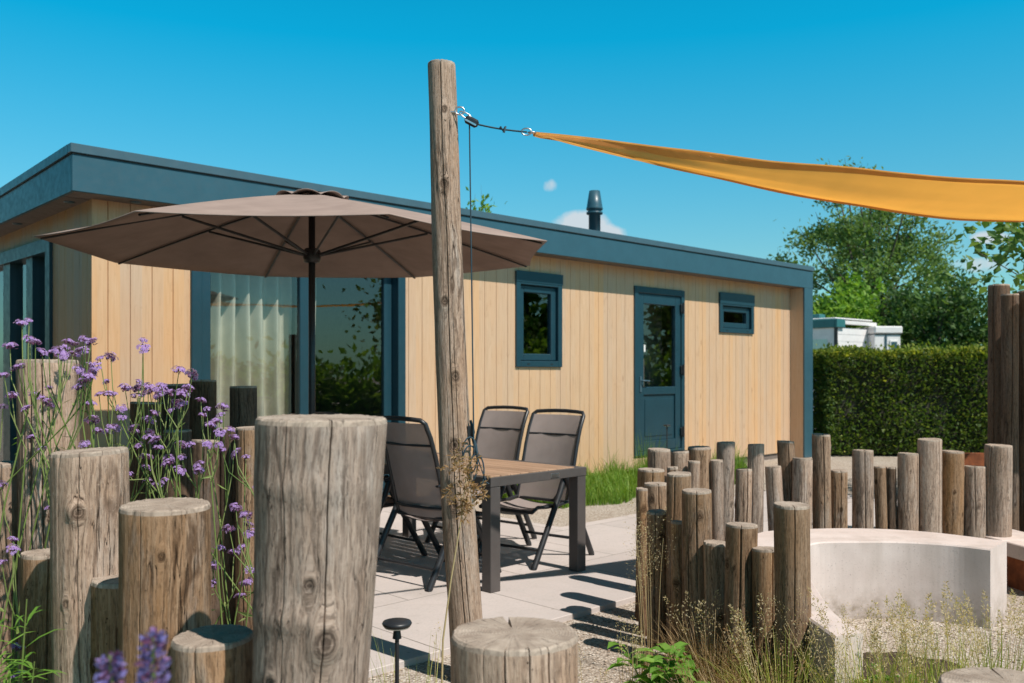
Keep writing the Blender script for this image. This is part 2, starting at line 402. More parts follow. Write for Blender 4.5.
def leaf(name,a,b,c3,tr=.4,rough=.55):
    t=NT(name); g=t.n('ShaderNodeNewGeometry'); 
    c=t.ramp(g.outputs['Random Per Island'],[(0,a),(.5,b),(1,c3)])
    v=t.coord('Object'); c=t.mix(t.ramp(t.noise(v,1.3,3),[(.35,0),(.7,.45)]),c,b)
    p=t.n('ShaderNodeBsdfPrincipled'); t.l(c,p.inputs['Base Color']); p.inputs['Roughness'].default_value=rough; p.inputs['Specular IOR Level'].default_value=.35
    tl=t.n('ShaderNodeBsdfTranslucent'); t.l(t.mix(1,c,(1.5,1.5,.6),'MULTIPLY'),tl.inputs['Color'])
    m=t.n('ShaderNodeMixShader'); m.inputs[0].default_value=tr; t.l(p.outputs[0],m.inputs[1]); t.l(tl.outputs[0],m.inputs[2])
    return t.done(m.outputs[0])
M['leaf_hedge']=leaf('hedge_leaves',(.038,.075,.018),(.075,.135,.028),(.17,.21,.045))
M['leaf_willow']=leaf('grey_green_tree_leaves',(.06,.115,.04),(.12,.21,.065),(.22,.32,.11))
M['leaf_bright']=leaf('bright_shrub_leaves',(.07,.16,.018),(.14,.28,.03),(.24,.38,.05))
M['leaf_dark']=leaf('dark_shrub_leaves',(.028,.07,.02),(.06,.13,.035),(.13,.21,.06))
M['leaf_glow']=leaf('sun_shot_leaves',(.10,.20,.03),(.18,.32,.05),(.30,.42,.08),.6)
M['leaf_near']=leaf('broad_tree_leaves',(.055,.13,.03),(.11,.21,.05),(.22,.32,.10))
M['grass']=leaf('lawn_grass',(.08,.17,.02),(.15,.28,.03),(.28,.36,.08))
M['blade_green']=leaf('fresh_grass_blades',(.16,.24,.03),(.36,.39,.08),(.60,.54,.22))
M['blade_dry']=leaf('dry_grass_blades',(.20,.12,.055),(.33,.22,.11),(.45,.34,.19),.3)
M['plume']=leaf('pale_seed_plumes',(.42,.31,.17),(.58,.47,.29),(.70,.60,.42),.4)
M['plume_brown']=leaf('brown_seed_plumes',(.20,.11,.055),(.33,.20,.10),(.46,.32,.18),.35)
M['stem_green']=leaf('green_plant_stems',(.09,.15,.035),(.17,.24,.06),(.28,.32,.12),.15)
M['purple']=leaf('lilac_florets',(.33,.19,.54),(.47,.31,.71),(.62,.46,.76),.35)
M['calyx']=leaf('dark_purple_buds',(.08,.03,.07),(.14,.05,.12),(.20,.08,.16),.15)
M['lavender']=leaf('lavender_florets',(.14,.10,.34),(.20,.20,.50),(.34,.16,.34),.3)
M['leaf_plant']=leaf('light_green_leaves',(.10,.22,.03),(.16,.32,.045),(.24,.40,.08))
M['leaf_shoot']=leaf('hedge_fresh_shoots',(.11,.17,.02),(.22,.27,.035),(.38,.38,.08))
M['bark']=paint('tree_bark',(.10,.075,.055),.9,.35,bs=60,bstr=.6)
# ------------------------------------------------------------------ leaves and plants
def leaf_quads(mb,p,size,rng,updir=None,asp=.5,droop=0,mi=0):
    if updir is None: d=Vector((rng.gauss(0,1),rng.gauss(0,1),rng.gauss(0,1)-droop))
    else: d=Vector(updir)+Vector((rng.gauss(0,.6),rng.gauss(0,.6),rng.gauss(0,.6)-droop))
    d.normalize(); s=d.cross(Vector((rng.gauss(0,1),rng.gauss(0,1),rng.gauss(0,1)))).normalized()
    n=d.cross(s); L=size*rng.uniform(.6,1.3); w=L*asp*.5
    p=Vector(p); m=p+d*L*.45
    mb.add([p,m+s*w+n*w*.3,p+d*L,m-s*w+n*w*.3],[(0,1,2,3)],mi)
def tree(name,label,cat,loc,h,rad,zc,leafm,n,leafsize,seed,group=None,clumps=34,asp=.5,sigma=.34,trunk_r=.14,stretch=1.0):
    rng=random.Random(seed); root=thing(name,label,cat,loc,0,group)
    tb=MB(); lean=Vector((rng.uniform(-.3,.3),rng.uniform(-.3,.3),0))
    tp=[Vector((0,0,-.1)),Vector((0,0,h*.15))+lean*.2,Vector((0,0,h*.35))+lean*.6,Vector((0,0,h*.6))+lean,Vector((0,0,h*.85))+lean*1.2]
    tb.tube(tp,[trunk_r*1.2,trunk_r,trunk_r*.75,trunk_r*.45,trunk_r*.15],8)
    lb=MB(); cl=[]
    for i in range(clumps):
        while True:
            d=Vector((rng.uniform(-1,1),rng.uniform(-1,1),rng.uniform(-1,1)))
            if .25<d.length<1: break
        rr=rng.uniform(.55,1.08)
        c=Vector((d.x*rad*rr,d.y*rad*rr,zc+d.z*(h-zc)*rr*stretch)); 
        if c.z<.3: c.z=rng.uniform(.3,.9)
        cl.append(c)
        t0=rng.uniform(.15,.75)*min(1,c.z/h+.2); k=t0*4; a=int(min(3,k)); st=tp[a].lerp(tp[a+1],k-a)
        if st.z>c.z: st=tp[0].lerp(tp[1],1)*1.0
        mid=st.lerp(c,.5)+Vector((rng.uniform(-.1,.1),rng.uniform(-.1,.1),.12*rad))
        r0=trunk_r*rng.uniform(.22,.42)
        tb.tube([st,mid,c,c+(c-mid)*.35],[r0,r0*.6,r0*.28,r0*.08],5)
    per=n//clumps
    for c in cl:
        sg=sigma*rad*rng.uniform(.6,1.25)
        nn=int(per*rng.uniform(.55,1.4))
        out=(c-Vector((0,0,zc*.8))).normalized()
        for j in range(nn):
            if rng.random()<.16:       # leaves along twigs
                p=c+Vector((rng.gauss(0,1),rng.gauss(0,1),rng.gauss(0,1))).normalized()*sg*rng.uniform(.9,1.9)*rng.random()
            else: p=c+Vector((rng.gauss(0,sg*.6),rng.gauss(0,sg*.6),rng.gauss(0,sg*.5)))
            if p.z<.05: continue
            leaf_quads(lb,p,leafsize,rng,out*.6,asp,.1)
    tb.build('trunk',M['bark'],root); lb.build('crown',leafm,root)
    return root
def hedge(label,a,b,w,h,n,size,seed,group,leafm=None):
    """clipped hedge from a to b"""
    rng=random.Random(seed); a=Vector((*a,0)); b=Vector((*b,0)); d=(b-a); L=d.length; ang=math.atan2(d.y,d.x)
    root=thing('clipped_hedge',label,'hedge',a,ang,group)
    core=MB(); core.box((.12,-w/2+.14,0),(L-.12,w/2-.14,h-.14)); core.build('twigs',M['hedge_core'],root)
    lb=MB(); sb=MB()
    def bumpy(x,z): return .13*noise.noise(Vector((x*1.3+seed,z*1.5,seed*.7)))+.05*noise.noise(Vector((x*4,z*4,seed)))
    faces=[('f',L*h),('b',L*h*.4),('t',L*w*1.2),('l',w*h),('r',w*h)]
    tot=sum(x[1] for x in faces)
    for nm,ar in faces:
        for i in range(int(n*ar/tot)):
            x=rng.uniform(0,L); z=rng.uniform(0,h); y=rng.uniform(-w/2,w/2); dep=abs(rng.gauss(0,.10))
            if nm=='f': p=(x,-w/2-bumpy(x,z)+dep,z); nr=(0,-1,.35)
            elif nm=='b': p=(x,w/2+bumpy(x,z)-dep,z); nr=(0,1,.3)
            elif nm=='t': p=(x,y,h+bumpy(x,y+9)-dep+ (rng.random()<.06)*rng.uniform(0,.12)); nr=(0,0,1)
            elif nm=='l': p=(bumpy(y,z)+dep,y,z); nr=(-1,0,.3)
            else: p=(L+bumpy(y,z)-dep,y,z); nr=(1,0,.3)
            fresh=nm=='t' or p[2]>h-.12*rng.random() or rng.random()<.015
            leaf_quads(sb if fresh and rng.random()<.8 else lb,p,size*rng.choice((.7,1,1,1.35)),rng,nr,.62)
    lb.build('leaves',leafm or M['leaf_hedge'],root); sb.build('fresh_shoots',M['leaf_shoot'],root)
    return root
M['hedge_core']=paint('hedge_twigs',(.035,.032,.02),.9,.3,bs=30,bstr=.8)

# ------------------------------------------------------------------ ground
GZ=-.035
g=MB(); g.add([(-250,-120,GZ),(250,-120,GZ),(250,350,GZ),(-250,350,GZ)],[(0,1,2,3)])
structure(g.build('ground',M['gravel']))
HA=math.atan2(8.34,8.6); UX=Vector((math.cos(HA),math.sin(HA),0)); UY=Vector((-math.sin(HA),math.cos(HA),0)); HO=Vector((-3.45,7.06,0))
def H(x,y,z=0): return HO+UX*x+UY*y+Vector((0,0,z))
# patio slab in house axes: origin at its outer corner, x along the facade
pt=MB()
WL=.27                                   # wall plane (house y)
pt.prism([(.02,-3.92),(4.02,-3.92),(5.05,-3.92),(7.6,-3.92),(7.6,-1.86),(3.62,-1.86),(3.62,.22),(.75,.22),(.75,-1.2)],-.06,0.0,0,.004)
po=pt.build('patio',M['slabs']); po.location=HO; po.rotation_euler=(0,0,HA); structure(po)
# planting soil, and a dark soil patch standing for shade
def blob(name,pts,z,mat):
    m=MB(); c=sum((Vector(p) for p in pts),Vector((0,0)))/len(pts)
    vs=[];n=len(pts)*14
    for i in range(len(pts)):
        p0,p1,p2,p3=[Vector(pts[(i+k-1)%len(pts)]) for k in range(4)]
        for j in range(14):
            t=j/14; q=.5*((2*p1)+(p2-p0)*t+(2*p0-5*p1+4*p2-p3)*t*t+(3*p1-p0-3*p2+p3)*t**3)
            k=1+.10*noise.noise(Vector((q.x*3,q.y*3,1)))+.06*noise.noise(Vector((q.x*9,q.y*9,2))); q=c+(q-c)*k; vs.append((q.x,q.y,z))
    vs.append((c.x,c.y,z)); m.add(vs,[(i,(i+1)%n,n) for i in range(n)])
    return structure(m.build(name,mat))
blob('planting_bed',[(-4.2,1.0),(-2.2,.6),(-.9,1.5),(-.62,2.3),(-1.0,3.3),(-1.5,4.1),(-2.3,4.9),(-3.6,5.6),(-4.8,4.0)],GZ+.02,M['soil'])
blob('shade_soil_patch',[(.5,3.0),(1.2,2.2),(2.2,2.6),(2.35,3.6),(2.15,4.5),(1.75,4.6),(1.5,4.1),(1.1,4.0),(.8,4.2)],GZ+.01,M['soil'])  # dark soil that also stands in for a shadow cast from off frame

lw=MB(); lw.add([H(-3.6,-2.6,GZ+.004),H(-3.0,-.6,GZ+.004),H(-3.0,14,GZ+.004),H(-14,14,GZ+.004),H(-14,-2.6,GZ+.004)],[(0,1,2,3,4)])
structure(lw.build('lawn',M['turf']))
# pebbles lying loose on the gravel near the camera
rng=random.Random(5); pb=MB()
ico=[(0,0,1),(.89,0,.45),(.28,.85,.45),(-.72,.53,.45),(-.72,-.53,.45),(.28,-.85,.45),(0,0,-.2)]
icf=[(0,1,2),(0,2,3),(0,3,4),(0,4,5),(0,5,1),(1,6,2),(2,6,3),(3,6,4),(4,6,5),(5,6,1)]
def on_patio(x,y):
    q=Vector((x,y,0))-HO; a=q.dot(UX); b=q.dot(UY)
    return -.05<a<7.6 and b>-3.93
for i in range(7000):
    x=rng.uniform(-.9,2.9); y=rng.uniform(3.0,6.2)
    if on_patio(x,y): continue
    s=rng.uniform(.004,.011); a=rng.uniform(0,6.28); c,sn=math.cos(a),math.sin(a); ex=rng.uniform(.7,1.4); hz=rng.uniform(.5,.9)
    pb.add([(x+s*(vx*ex*c-vy*sn),y+s*(vx*ex*sn+vy*c),GZ+s*vz*hz+.001) for vx,vy,vz in ico],icf)
def pebble_mat():
    t=NT('loose_pebbles'); g=t.n('ShaderNodeNewGeometry')
    return t.done(t.bsdf(t.ramp(g.outputs['Random Per Island'],[(0,(.26,.19,.14)),(.35,(.42,.33,.25)),(.7,(.55,.47,.39)),(1,(.66,.61,.55))]),.8))
o=pb.build('gravel',pebble_mat()); o['kind']='stuff'; o['label']='loose beige pebbles along the edge of the paving'; o['category']='gravel'

# ------------------------------------------------------------------ chalet
WE=.24
house=thing('timber_chalet','low timber clad chalet with teal grey flat roof edge and matching window frames','house',HO,HA)
LN=11.98; DP=4.6; ZS=2.848; ZT=3.216
def ring(mb,x0,x1,z0,z1,w,y0,y1,mi=0,bev=.004,wt=None,wb=None):
    wt=wt or w; wb=wb or w
    mb.box((x0,y0,z0),(x0+w,y1,z1),mi,bev); mb.box((x1-w,y0,z0),(x1,y1,z1),mi,bev)
    mb.box((x0+w,y0,z1-wt),(x1-w,y1,z1),mi,bev); mb.box((x0+w,y0,z0),(x1-w,y1,z0+wb),mi,bev)
opens=[(1.08,3.457,.12,2.62),(5.118,5.929,1.48,2.64),(7.406,8.582,.25,2.61),(9.504,10.49,2.03,2.65)]
def clad(mb,axis,a0,a1,c,z0,z1,ops,bw=.185):
    cuts=set([a0,a1]); k=math.ceil(a0/bw)
    edges=[]
    while k*bw<a1: edges.append(k*bw); cuts.add(k*bw); k+=1
    for o in ops: cuts.add(o[0]); cuts.add(o[1])
    cuts=sorted(x for x in cuts if a0<=x<=a1); es=set(edges)
    for a,b in zip(cuts,cuts[1:]):
        if b-a<1e-5: continue
        zr=[(z0,z1)]; mid=(a+b)/2
        for o in ops:
            if o[0]<mid<o[1]:
                nz=[]
                for q0,q1 in zr:
                    if o[2]>q0: nz.append((q0,min(q1,o[2])))
                    if o[3]<q1: nz.append((max(q0,o[3]),q1))
                zr=nz
        ch=.0045; dp=.013
        prof=[(a,dp),(min(a+ch,b),0)] if a in es else [(a,0)]
        prof+= [(max(b-ch,a),0),(b,dp)] if b in es else [(b,0)]
        for q0,q1 in zr:
            if q1-q0<1e-4: continue
            vs=[]
            for u,d in prof:
                for z in (q0,q1): vs.append((u,c+d,z) if axis=='x' else (c+d,u,z))
            n=len(prof); fs=[]
            for i in range(n-1):
                f=(2*i,2*i+2,2*i+3,2*i+1); fs.append(f if axis=='x' else f[::-1])
            mb.add(vs,fs)
LO=(1.24,4.25,.12,2.635)
w=MB(); clad(w,'x',WE,11.69,WL,.06,ZS,opens); w.build('front_wall',M['cladding'],house)
w=MB(); clad(w,'y',WL,DP,WE,.06,ZS,[LO]); w.build('side_wall',M['cladding'],house)
w=MB(); w.box((WE+.02,DP-.1,.06),(11.7,DP,ZS)); w.box((11.62,WL+.02,.06),(11.69,DP-.1,ZS)); w.build('rear_wall',M['cladding'],house)
w=MB(); w.box((WE+.03,WL+.03,-.05),(11.68,DP-.02,.055)); w.build('plinth',M['soffit'],house)
# inside
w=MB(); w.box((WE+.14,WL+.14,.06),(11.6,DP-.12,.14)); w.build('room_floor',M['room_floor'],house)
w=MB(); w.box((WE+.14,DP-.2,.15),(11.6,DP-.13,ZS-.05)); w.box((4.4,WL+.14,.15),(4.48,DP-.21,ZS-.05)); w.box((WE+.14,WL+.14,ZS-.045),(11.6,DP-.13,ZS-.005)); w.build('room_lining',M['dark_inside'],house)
# roof and fascia
def zt(y): return ZT-.04*max(0,y)
def zb(y): return ZS-.012*max(0,y)
def hexa(mb,x0,x1,y0,y1,f0,f1):       # a bar whose bottom and top follow f0(y), f1(y)
    vs=[(x,y,f(y)) for f in (f0,f1) for (x,y) in ((x0,y0),(x1,y0),(x1,y1),(x0,y1))]
    mb.add(vs,[(3,2,1,0),(4,5,6,7),(0,1,5,4),(1,2,6,5),(2,3,7,6),(3,0,4,7)])
f=MB(); f.box((0,0,ZS-.004),(LN,.03,ZT-.085),0,.003); f.box((LN-.29,.001,-.03),(LN,.03,ZS-.005),0,.003)
f.box((LN-.03,.031,-.03),(LN,DP,ZS-.006),0,.002)
f.build('front_fascia',M['anthracite'],house)
f=MB(); f.box((LN-.286,.0315,-.03),(LN-.262,WL-.002,ZS-.006)); f.build('wall_return',M['cladding'],house)
f=MB(); hexa(f,0,.03,.031,DP,lambda y:zb(y)-.004,lambda y:zt(y)-.085); f.build('side_fascia',M['anthracite'],house)
f=MB(); f.box((LN-.03,.031,ZS-.004),(LN,DP,ZT-.2)); f.build('end_fascia',M['anthracite'],house)
f=MB(); f.box((-.018,-.018,ZT-.073),(LN+.018,.06,ZT),0,.004); hexa(f,-.018,.06,.062,DP,lambda y:zt(y)-.073,zt); f.box((LN-.05,.061,ZT-.2),(LN+.018,DP,ZT-.012)); f.build('roof_trim',M['anthracite_trim'],house)
f=MB(); f.box((.004,.004,ZT-.087),(LN-.004,.05,ZT-.074)); hexa(f,.004,.05,.052,DP,lambda y:zt(y)-.087,lambda y:zt(y)-.074); f.build('trim_shadow_gap',M['black_metal'],house)
f=MB(); hexa(f,.061,LN-.06,.061,DP,lambda y:zt(y)-.16,lambda y:zt(y)-.078); rf=f.build('roof',M['black_metal'],house)
f=MB(); f.box((.031,.031,ZS),(LN-.031,WL+.05,ZS+.02)); hexa(f,.031,WE+.05,WL+.051,DP,zb,lambda y:zb(y)+.02); sf=f.build('soffit',M['soffit'],house)
for (x,y) in ((.14,.5),(.13,1.9),(.55,.14),(3.9,.14),(7.9,.14)):
    m=MB(); m.lathe([(0,-.012),(.028,-.012),(.042,-.008),(.045,.0)],(x,y,zb(y)),18); m.build('downlight',M['anthracite_trim'],sf)
# chimney (on the roof)
m=MB(); m.lathe([(.16,3.02),(.15,3.10),(.092,3.13),(.088,3.16),(.088,3.78),(.118,3.785),(.124,3.80),(.124,3.815),(.10,3.82),(.10,3.845),(.123,3.85),(.125,3.875),(.117,3.90),(.116,3.915),(.08,4.135),(.072,4.135),(.072,4.05),(0,4.05)],(0,0,0),28)
ch=m.build('chimney',M['anthracite'],rf); ch.location=(7.85,1.36,0)
# windows
def pane(x0,x1,z0,z1,y,parent):
    m=MB(); m.add([(x0,y,z0),(x1,y,z0),(x1,y,z1),(x0,y,z1)],[(0,1,2,3)]); return m.build('pane',M['glass'],parent)
def window(x0,x1,z0,z1,wt):
    m=MB(); ring(m,x0,x1,z0,z1,.075,WL-.03,WL+.12,0,.006,wt); 
    m.box((x0-.006,WL-.036,z1-wt+.03),(x1+.006,WL-.0301,z1+.004),0,.002)
    fr=m.build('window',M['frame_blue'],house)
    m=MB(); a,b,c,d=x0+.079,x1-.079,z0+.079,z1-wt-.004; ring(m,a,b,c,d,.085,WL+.012,WL+.09,0,.008); m.build('sash',M['frame_blue'],fr)
    for xx in (x0+.2,x1-.2):
        m=MB(); m.box((xx-.02,WL-.0345,z0+.03),(xx+.02,WL-.0305,z0+.045),0,.001); m.build('drain_cap',M['black_metal'],fr)
    pane(a+.083,b-.083,c+.083,d-.083,WL+.05,fr)
    return fr
w1=window(*opens[1],.16); w2=window(*opens[3],.2)
# back door
x0,x1,z0,z1=opens[2]
m=MB(); ring(m,x0,x1,z0,z1,.08,WL-.025,WL+.12,0,.006,.09,.06); dr=m.build('door_frame',M['frame_blue'],house)
m=MB(); a,b,c,d=x0+.084,x1-.084,z0+.064,z1-.094
m.box((a,WL-.008,c),(a+.13,WL+.06,d),0,.006); m.box((b-.13,WL-.008,c),(b,WL+.06,d),0,.006)
m.box((a+.13,WL-.008,d-.14),(b-.13,WL+.06,d),0,.006); m.box((a+.13,WL-.008,c),(b-.13,WL+.06,c+.14),0,.006); m.box((a+.13,WL-.008,1.10),(b-.13,WL+.06,1.21),0,.006)
m.box((a+.131,WL+.015,c+.141),(b-.131,WL+.05,1.099),0,.004)
m.box((a+.18,WL+.006,c+.2),(b-.18,WL+.0149,1.04),0,.004)
door=m.build('door',M['frame_blue'],house)
pane(a+.128,b-.128,1.208,d-.138,WL+.03,door)
m=MB(); m.box((a+.035,WL-.02,1.14),(a+.075,WL-.0085,1.36),0,.004); m.tube([(a+.055,WL-.015,1.30),(a+.055,WL-.06,1.30),(a+.07,WL-.065,1.30),(a+.19,WL-.065,1.295)],.010,8); m.build('handle',M['anthracite_trim'],door)
for z in (.55,1.45,2.35):
    m=MB(); m.box((b-.03,WL-.045,z-.06),(b+.045,WL-.0085,z+.06),0,.005); m.tube([(b+.01,WL-.05,z-.08),(b+.01,WL-.05,z+.08)],.014,8); m.build('hinge',M['black_metal'],door)
m=MB(); m.box((a+.128,WL-.012,1.70),(a+.165,WL-.0085,1.80),0,.002); m.build('door_contact',M['white_plastic'],door)
# room behind the back door is shallow and pale, so its glass shows a soft blind
m=MB(); m.box((7.2,WL+.55,.15),(8.8,WL+.6,2.7)); m.build('hall_partition',M['soffit'],house)
# sliding glass door on the patio
x0,x1,z0,z1=opens[0]
m=MB(); ring(m,x0,x1,z0,z1,.1,WL-.03,WL+.16,0,.006,.1,.05); sd=m.build('patio_door',M['frame_blue'],house)
xm=x0+1.18
for (a,b,y) in ((x0+.103,xm+.04,WL+.02),(xm-.05,x1-.103,WL+.085)):
    m=MB(); ring(m,a,b,z0+.053,z1-.103,.1,y,y+.055,0,.006); m.build('sliding_leaf',M['frame_blue'],sd); pane(a+.098,b-.098,z0+.151,z1-.201,y+.03,sd)
m=MB(); m.box((x0+.14,WL-.012,1.0),(x0+.17,WL+.019,1.3),0,.005); m.build('pull_handle',M['black_metal'],sd)
# glazed side wall
y0,y1,z0,z1=LO
m=MB()
rot=Matrix(((0,1,0,0),(1,0,0,0),(0,0,1,0),(0,0,0,1)))
mm=MB(); ring(mm,y0,y1,z0,z1,.12,WE-.03,WE+.16,0,0)
def swap(mb):
    mb.v=[(y,x,z) for x,y,z in mb.v]; mb.f=[f[::-1] for f in mb.f]; return mb
sw=swap(mm).build('side_glazing',M['frame_blue'],house)
cuts=[y0+.123,1.83,2.02,2.55,2.78,y1-.123]
mm=MB(); mm.box((1.83,WE+.0,z0+.121),(2.02,WE+.13,z1-.121)); mm.box((2.55,WE+.0,z0+.121),(2.78,WE+.13,z1-.121)); swap(mm).build('mullion',M['frame_blue'],sw)
for a,b in ((y0+.121,1.829),(2.021,2.549),(2.781,y1-.121)):
    m=MB(); m.add([(WE+.06,a,z0+.121),(WE+.06,a,z1-.121),(WE+.06,b,z1-.121),(WE+.06,b,z0+.121)],[(0,1,2,3)]); m.build('pane',M['glass'],sw)
# curtains hang inside: things of their own
def curtain(label,axis,a0,a1,c,z0,z1,nf,amp,seed):
    rng=random.Random(seed); n=nf*12; vs=[]; ph=[rng.uniform(-1.6,1.6) for _ in range(nf+2)]; am=[rng.uniform(.45,1.35) for _ in range(nf+2)]
    zs=[z0,z0+.5,z0+1.2,z1-.5,z1]
    for off in (0,.006):
        for iz,z in enumerate(zs):
            for i in range(n+1):
                u=i/12; k=int(min(nf,u)); 
                y=amp*am[k]*math.sin(2*math.pi*u+ph[k]*.6*(u-k)*(1-(u-k))*4)*(1+.12*math.sin(iz*1.7+k))
                x=a0+(a1-a0)*i/n+.012*math.sin(iz*2+k*1.3)
                vs.append((x,c+y+off,z) if axis=='x' else (c+y+off,x,z))
    m=MB(); N=(n+1)*len(zs); fs=[]
    for o in (0,1):
        for iz in range(len(zs)-1):
            for i in range(n):
                q=o*N+iz*(n+1)+i; fq=(q,q+1,q+n+2,q+n+1); fs.append(fq if o==0 else fq[::-1])
    m.add(vs,fs,0,True); ob=m.build('curtain',M['curtain']); ob.location=HO; ob.rotation_euler=(0,0,HA)
    return tag(ob,label,'curtain','curtains behind the chalet glass')
curtain('wide cream curtain gathered in folds behind the glass under the parasol','x',1.19,2.26,WL+.30,.16,2.7,7,.075,3)
curtain('narrow cream curtain edge showing just beside the parasol pole','x',2.36,2.52,WL+.27,.16,2.7,2,.04,4)
curtain('pale curtain behind the glazed end wall of the chalet','y',1.66,1.86,WE+.26,.16,2.6,2,.04,5)
# ------------------------------------------------------------------ logs
def make_log(name,label,cat,bx,by,ztop,r0,r1,lean=(0,0),seed=0,mat='log',seg=40,nz=16,cracks=(),group=None,top_tilt=(0,0),rough=.06,base=GZ-.05,kinks=0.0,burr=(),knots=None):
    """cracks: (angle deg, from height fraction, to fraction, half width m, depth m, reach over the top 0..1)
    burr: (height m, amount m, angle deg, spread deg) swellings"""
    rng=random.Random(seed*13+1); H_=ztop-base
    if knots is None: knots=[(rng.uniform(185,355),base+H_*rng.uniform(.15,.92),rng.uniform(.008,.017)) for _ in range(rng.choice((1,2,2,3)))]
    knots=[(R(a_),z_,k_) for a_,z_,k_ in knots]; gr=[]; wear=[]
    def kinfo(th,z,r):
        sh=0; kn=0; bump=0
        for a_,z_,k_ in knots:
            s_=((th-a_+math.pi)%(2*math.pi)-math.pi)*r; dz=z-z_
            q=math.exp(-(dz/(k_*3.2))**2); rr=k_*1.15
            if abs(s_)<k_*6 and q>.01:
                s0=math.copysign(math.sqrt(max(0,s_*s_-rr*rr*q)) if abs(s_)>rr*math.sqrt(q) else 0,s_); sh+=(s0-s_)*math.exp(-(s_/(k_*3.5))**2)
            dd=math.hypot(s_,dz*.8)/k_
            kn=max(kn,1/(1+math.exp(min(60,(dd-1)*5)))); bump+=.0045*math.exp(-((dd-1.15)/.5)**2)-.004*math.exp(-(dd/.6)**2)
        return sh,kn,bump
    ths=[2*math.pi*i/seg for i in range(seg)]
    for (ad,f0,f1,hw,dp,rc) in cracks:
        a=R(ad); rr=(r0+r1)/2
        for q in (-2.2,-1,-.45,0,.45,1,2.2): ths.append((a+q*hw/rr)%(2*math.pi))
    ths=sorted(ths); th2=[ths[0]]
    for t in ths[1:]:
        if t-th2[-1]>1e-4: th2.append(t)
    ths=th2; n=len(ths)
    zs=[z_ for z_ in (base+H_*i/nz for i in range(nz)) if z_<ztop-.045]+[ztop-.036,ztop-.022,ztop-.012]
    so=seed*3.71
    def wob(z): return .05*math.sin(z*3.1+so)+.03*math.sin(z*7.7+so*2)+.02*noise.noise(Vector((z*9,so,0)))+.012*noise.noise(Vector((z*30,so,4)))
    def crackd(th,z,top=False):
        f=(z-base)/H_; d=0
        for (ad,f0,f1,hw,dp,rc) in cracks:
            if f<f0 or f>f1: continue
            fall=min(1,(f-f0)/.08) if f0>0.01 else 1
            if f1<1: fall=min(fall,(f1-f)/.06)
            x=abs((th-R(ad)+math.pi)%(2*math.pi)-math.pi)*(r0+r1)/2/hw
            if x<1: d=max(d,dp*fall*(1-x))
        return d
    def rad(th,z):
        f=(z-base)/H_; r=r0+(r1-r0)*f
        k=noise.noise(Vector((math.cos(th)*1.3+so,math.sin(th)*1.3,z*1.1)))*.9+.5*noise.noise(Vector((math.cos(th)*3.2,math.sin(th)*3.2+so,z*2.2)))+.28*noise.noise(Vector((math.cos(th)*9,math.sin(th)*9+so,z*3.0)))
        r=r*(1+rough*k)
        for (bz,am,ba,sp) in burr:
            da=abs((th-R(ba)+math.pi)%(2*math.pi)-math.pi); r+=am*math.exp(-((z-bz)/.03)**2)*math.exp(-(da/R(sp))**2)*(1+.5*noise.noise(Vector((th*14,z*40,so))))
        return r
    def cen(z):
        f=(z-base)/H_
        return (lean[0]*f+kinks*math.sin(f*5+so),lean[1]*f+kinks*math.cos(f*4+so))
    mb=MB(); vs=[];fs=[]
    for z in zs:
        c=cen(z); w=wob(z)-wob(ztop)
        for th in ths:
            r=rad(th,z)
            sh,kn,bp=kinfo(th,z,r); r=r+bp-crackd(th,z)
            if z>ztop-.04: r-=.012*max(0,noise.noise(Vector((math.cos(th)*5+so,math.sin(th)*5,7)))-.25)*(1-(ztop-z)/.04)
            gr.append((r*math.cos(th)-sh*math.sin(th),r*math.sin(th)+sh*math.cos(th),z-base)); wear.append((math.exp(-(ztop-z)/.02),math.exp(-max(0,z-GZ)/.10),kn))
            zz=z+(top_tilt[0]*math.cos(th)+top_tilt[1]*math.sin(th))*r*max(0,(z-ztop+.25)/.25)
            w=w if z<ztop-.013 else 0.0
            vs.append((c[0]+r*math.cos(th+w),c[1]+r*math.sin(th+w),zz))
    for i in range(len(zs)-1):
        for k in range(n):
            k2=(k+1)%n; fs.append((i*n+k,i*n+k2,(i+1)*n+k2,(i+1)*n+k))
    mb.add(vs,fs,0,True)
    # worn rim and sawn top
    c=cen(ztop); c12=cen(ztop-.012); tv=[]; tf=[]
    fr=[(1.0,-.012),(.985,-.004),(.955,0),(.8,0.0),(.55,.001),(.28,0)]
    for q,dz in fr:
        for th in ths:
            rr=rad(th,ztop-.012)-.012*max(0,noise.noise(Vector((math.cos(th)*5+so,math.sin(th)*5,7)))-.25)*.7; cd=crackd(th,ztop-.012)
            r=(rr-cd*max(0,1) )*q if q>.99 else rr*q
            dep=0
            for (ad,f0,f1,hw,dpp,rc) in cracks:
                if f1<1: continue
                x=abs((th-R(ad)+math.pi)%(2*math.pi)-math.pi)*(r0+r1)/2/hw
                if x<1 and q>1-rc: dep=max(dep,dpp*.9*(1-x)*min(1,(q-(1-rc))/.3+.1))
            rag=.0022*noise.noise(Vector((math.cos(th)*14,math.sin(th)*14,so)))*(1 if q>.9 else .4)
            z=ztop+dz*(1 if q==1.0 else 1+.8*noise.noise(Vector((math.cos(th)*2.5,math.sin(th)*2.5,so))))+(0 if q==1.0 else rag-dep)+(top_tilt[0]*math.cos(th)+top_tilt[1]*math.sin(th))*r*(.952 if q==1.0 else 1)
            cc=c12 if q==1.0 else c
            tv.append((cc[0]+r*math.cos(th),cc[1]+r*math.sin(th),z))
    tv.append((c[0],c[1],ztop))
    for i in range(len(fr)-1):
        for k in range(n):
            k2=(k+1)%n; tf.append((i*n+k,i*n+k2,(i+1)*n+k2,(i+1)*n+k))
    i=len(fr)-1
    for k in range(n): tf.append((i*n+k,i*n+(k+1)%n,len(tv)-1))
    mb.add(tv,tf,1,False)
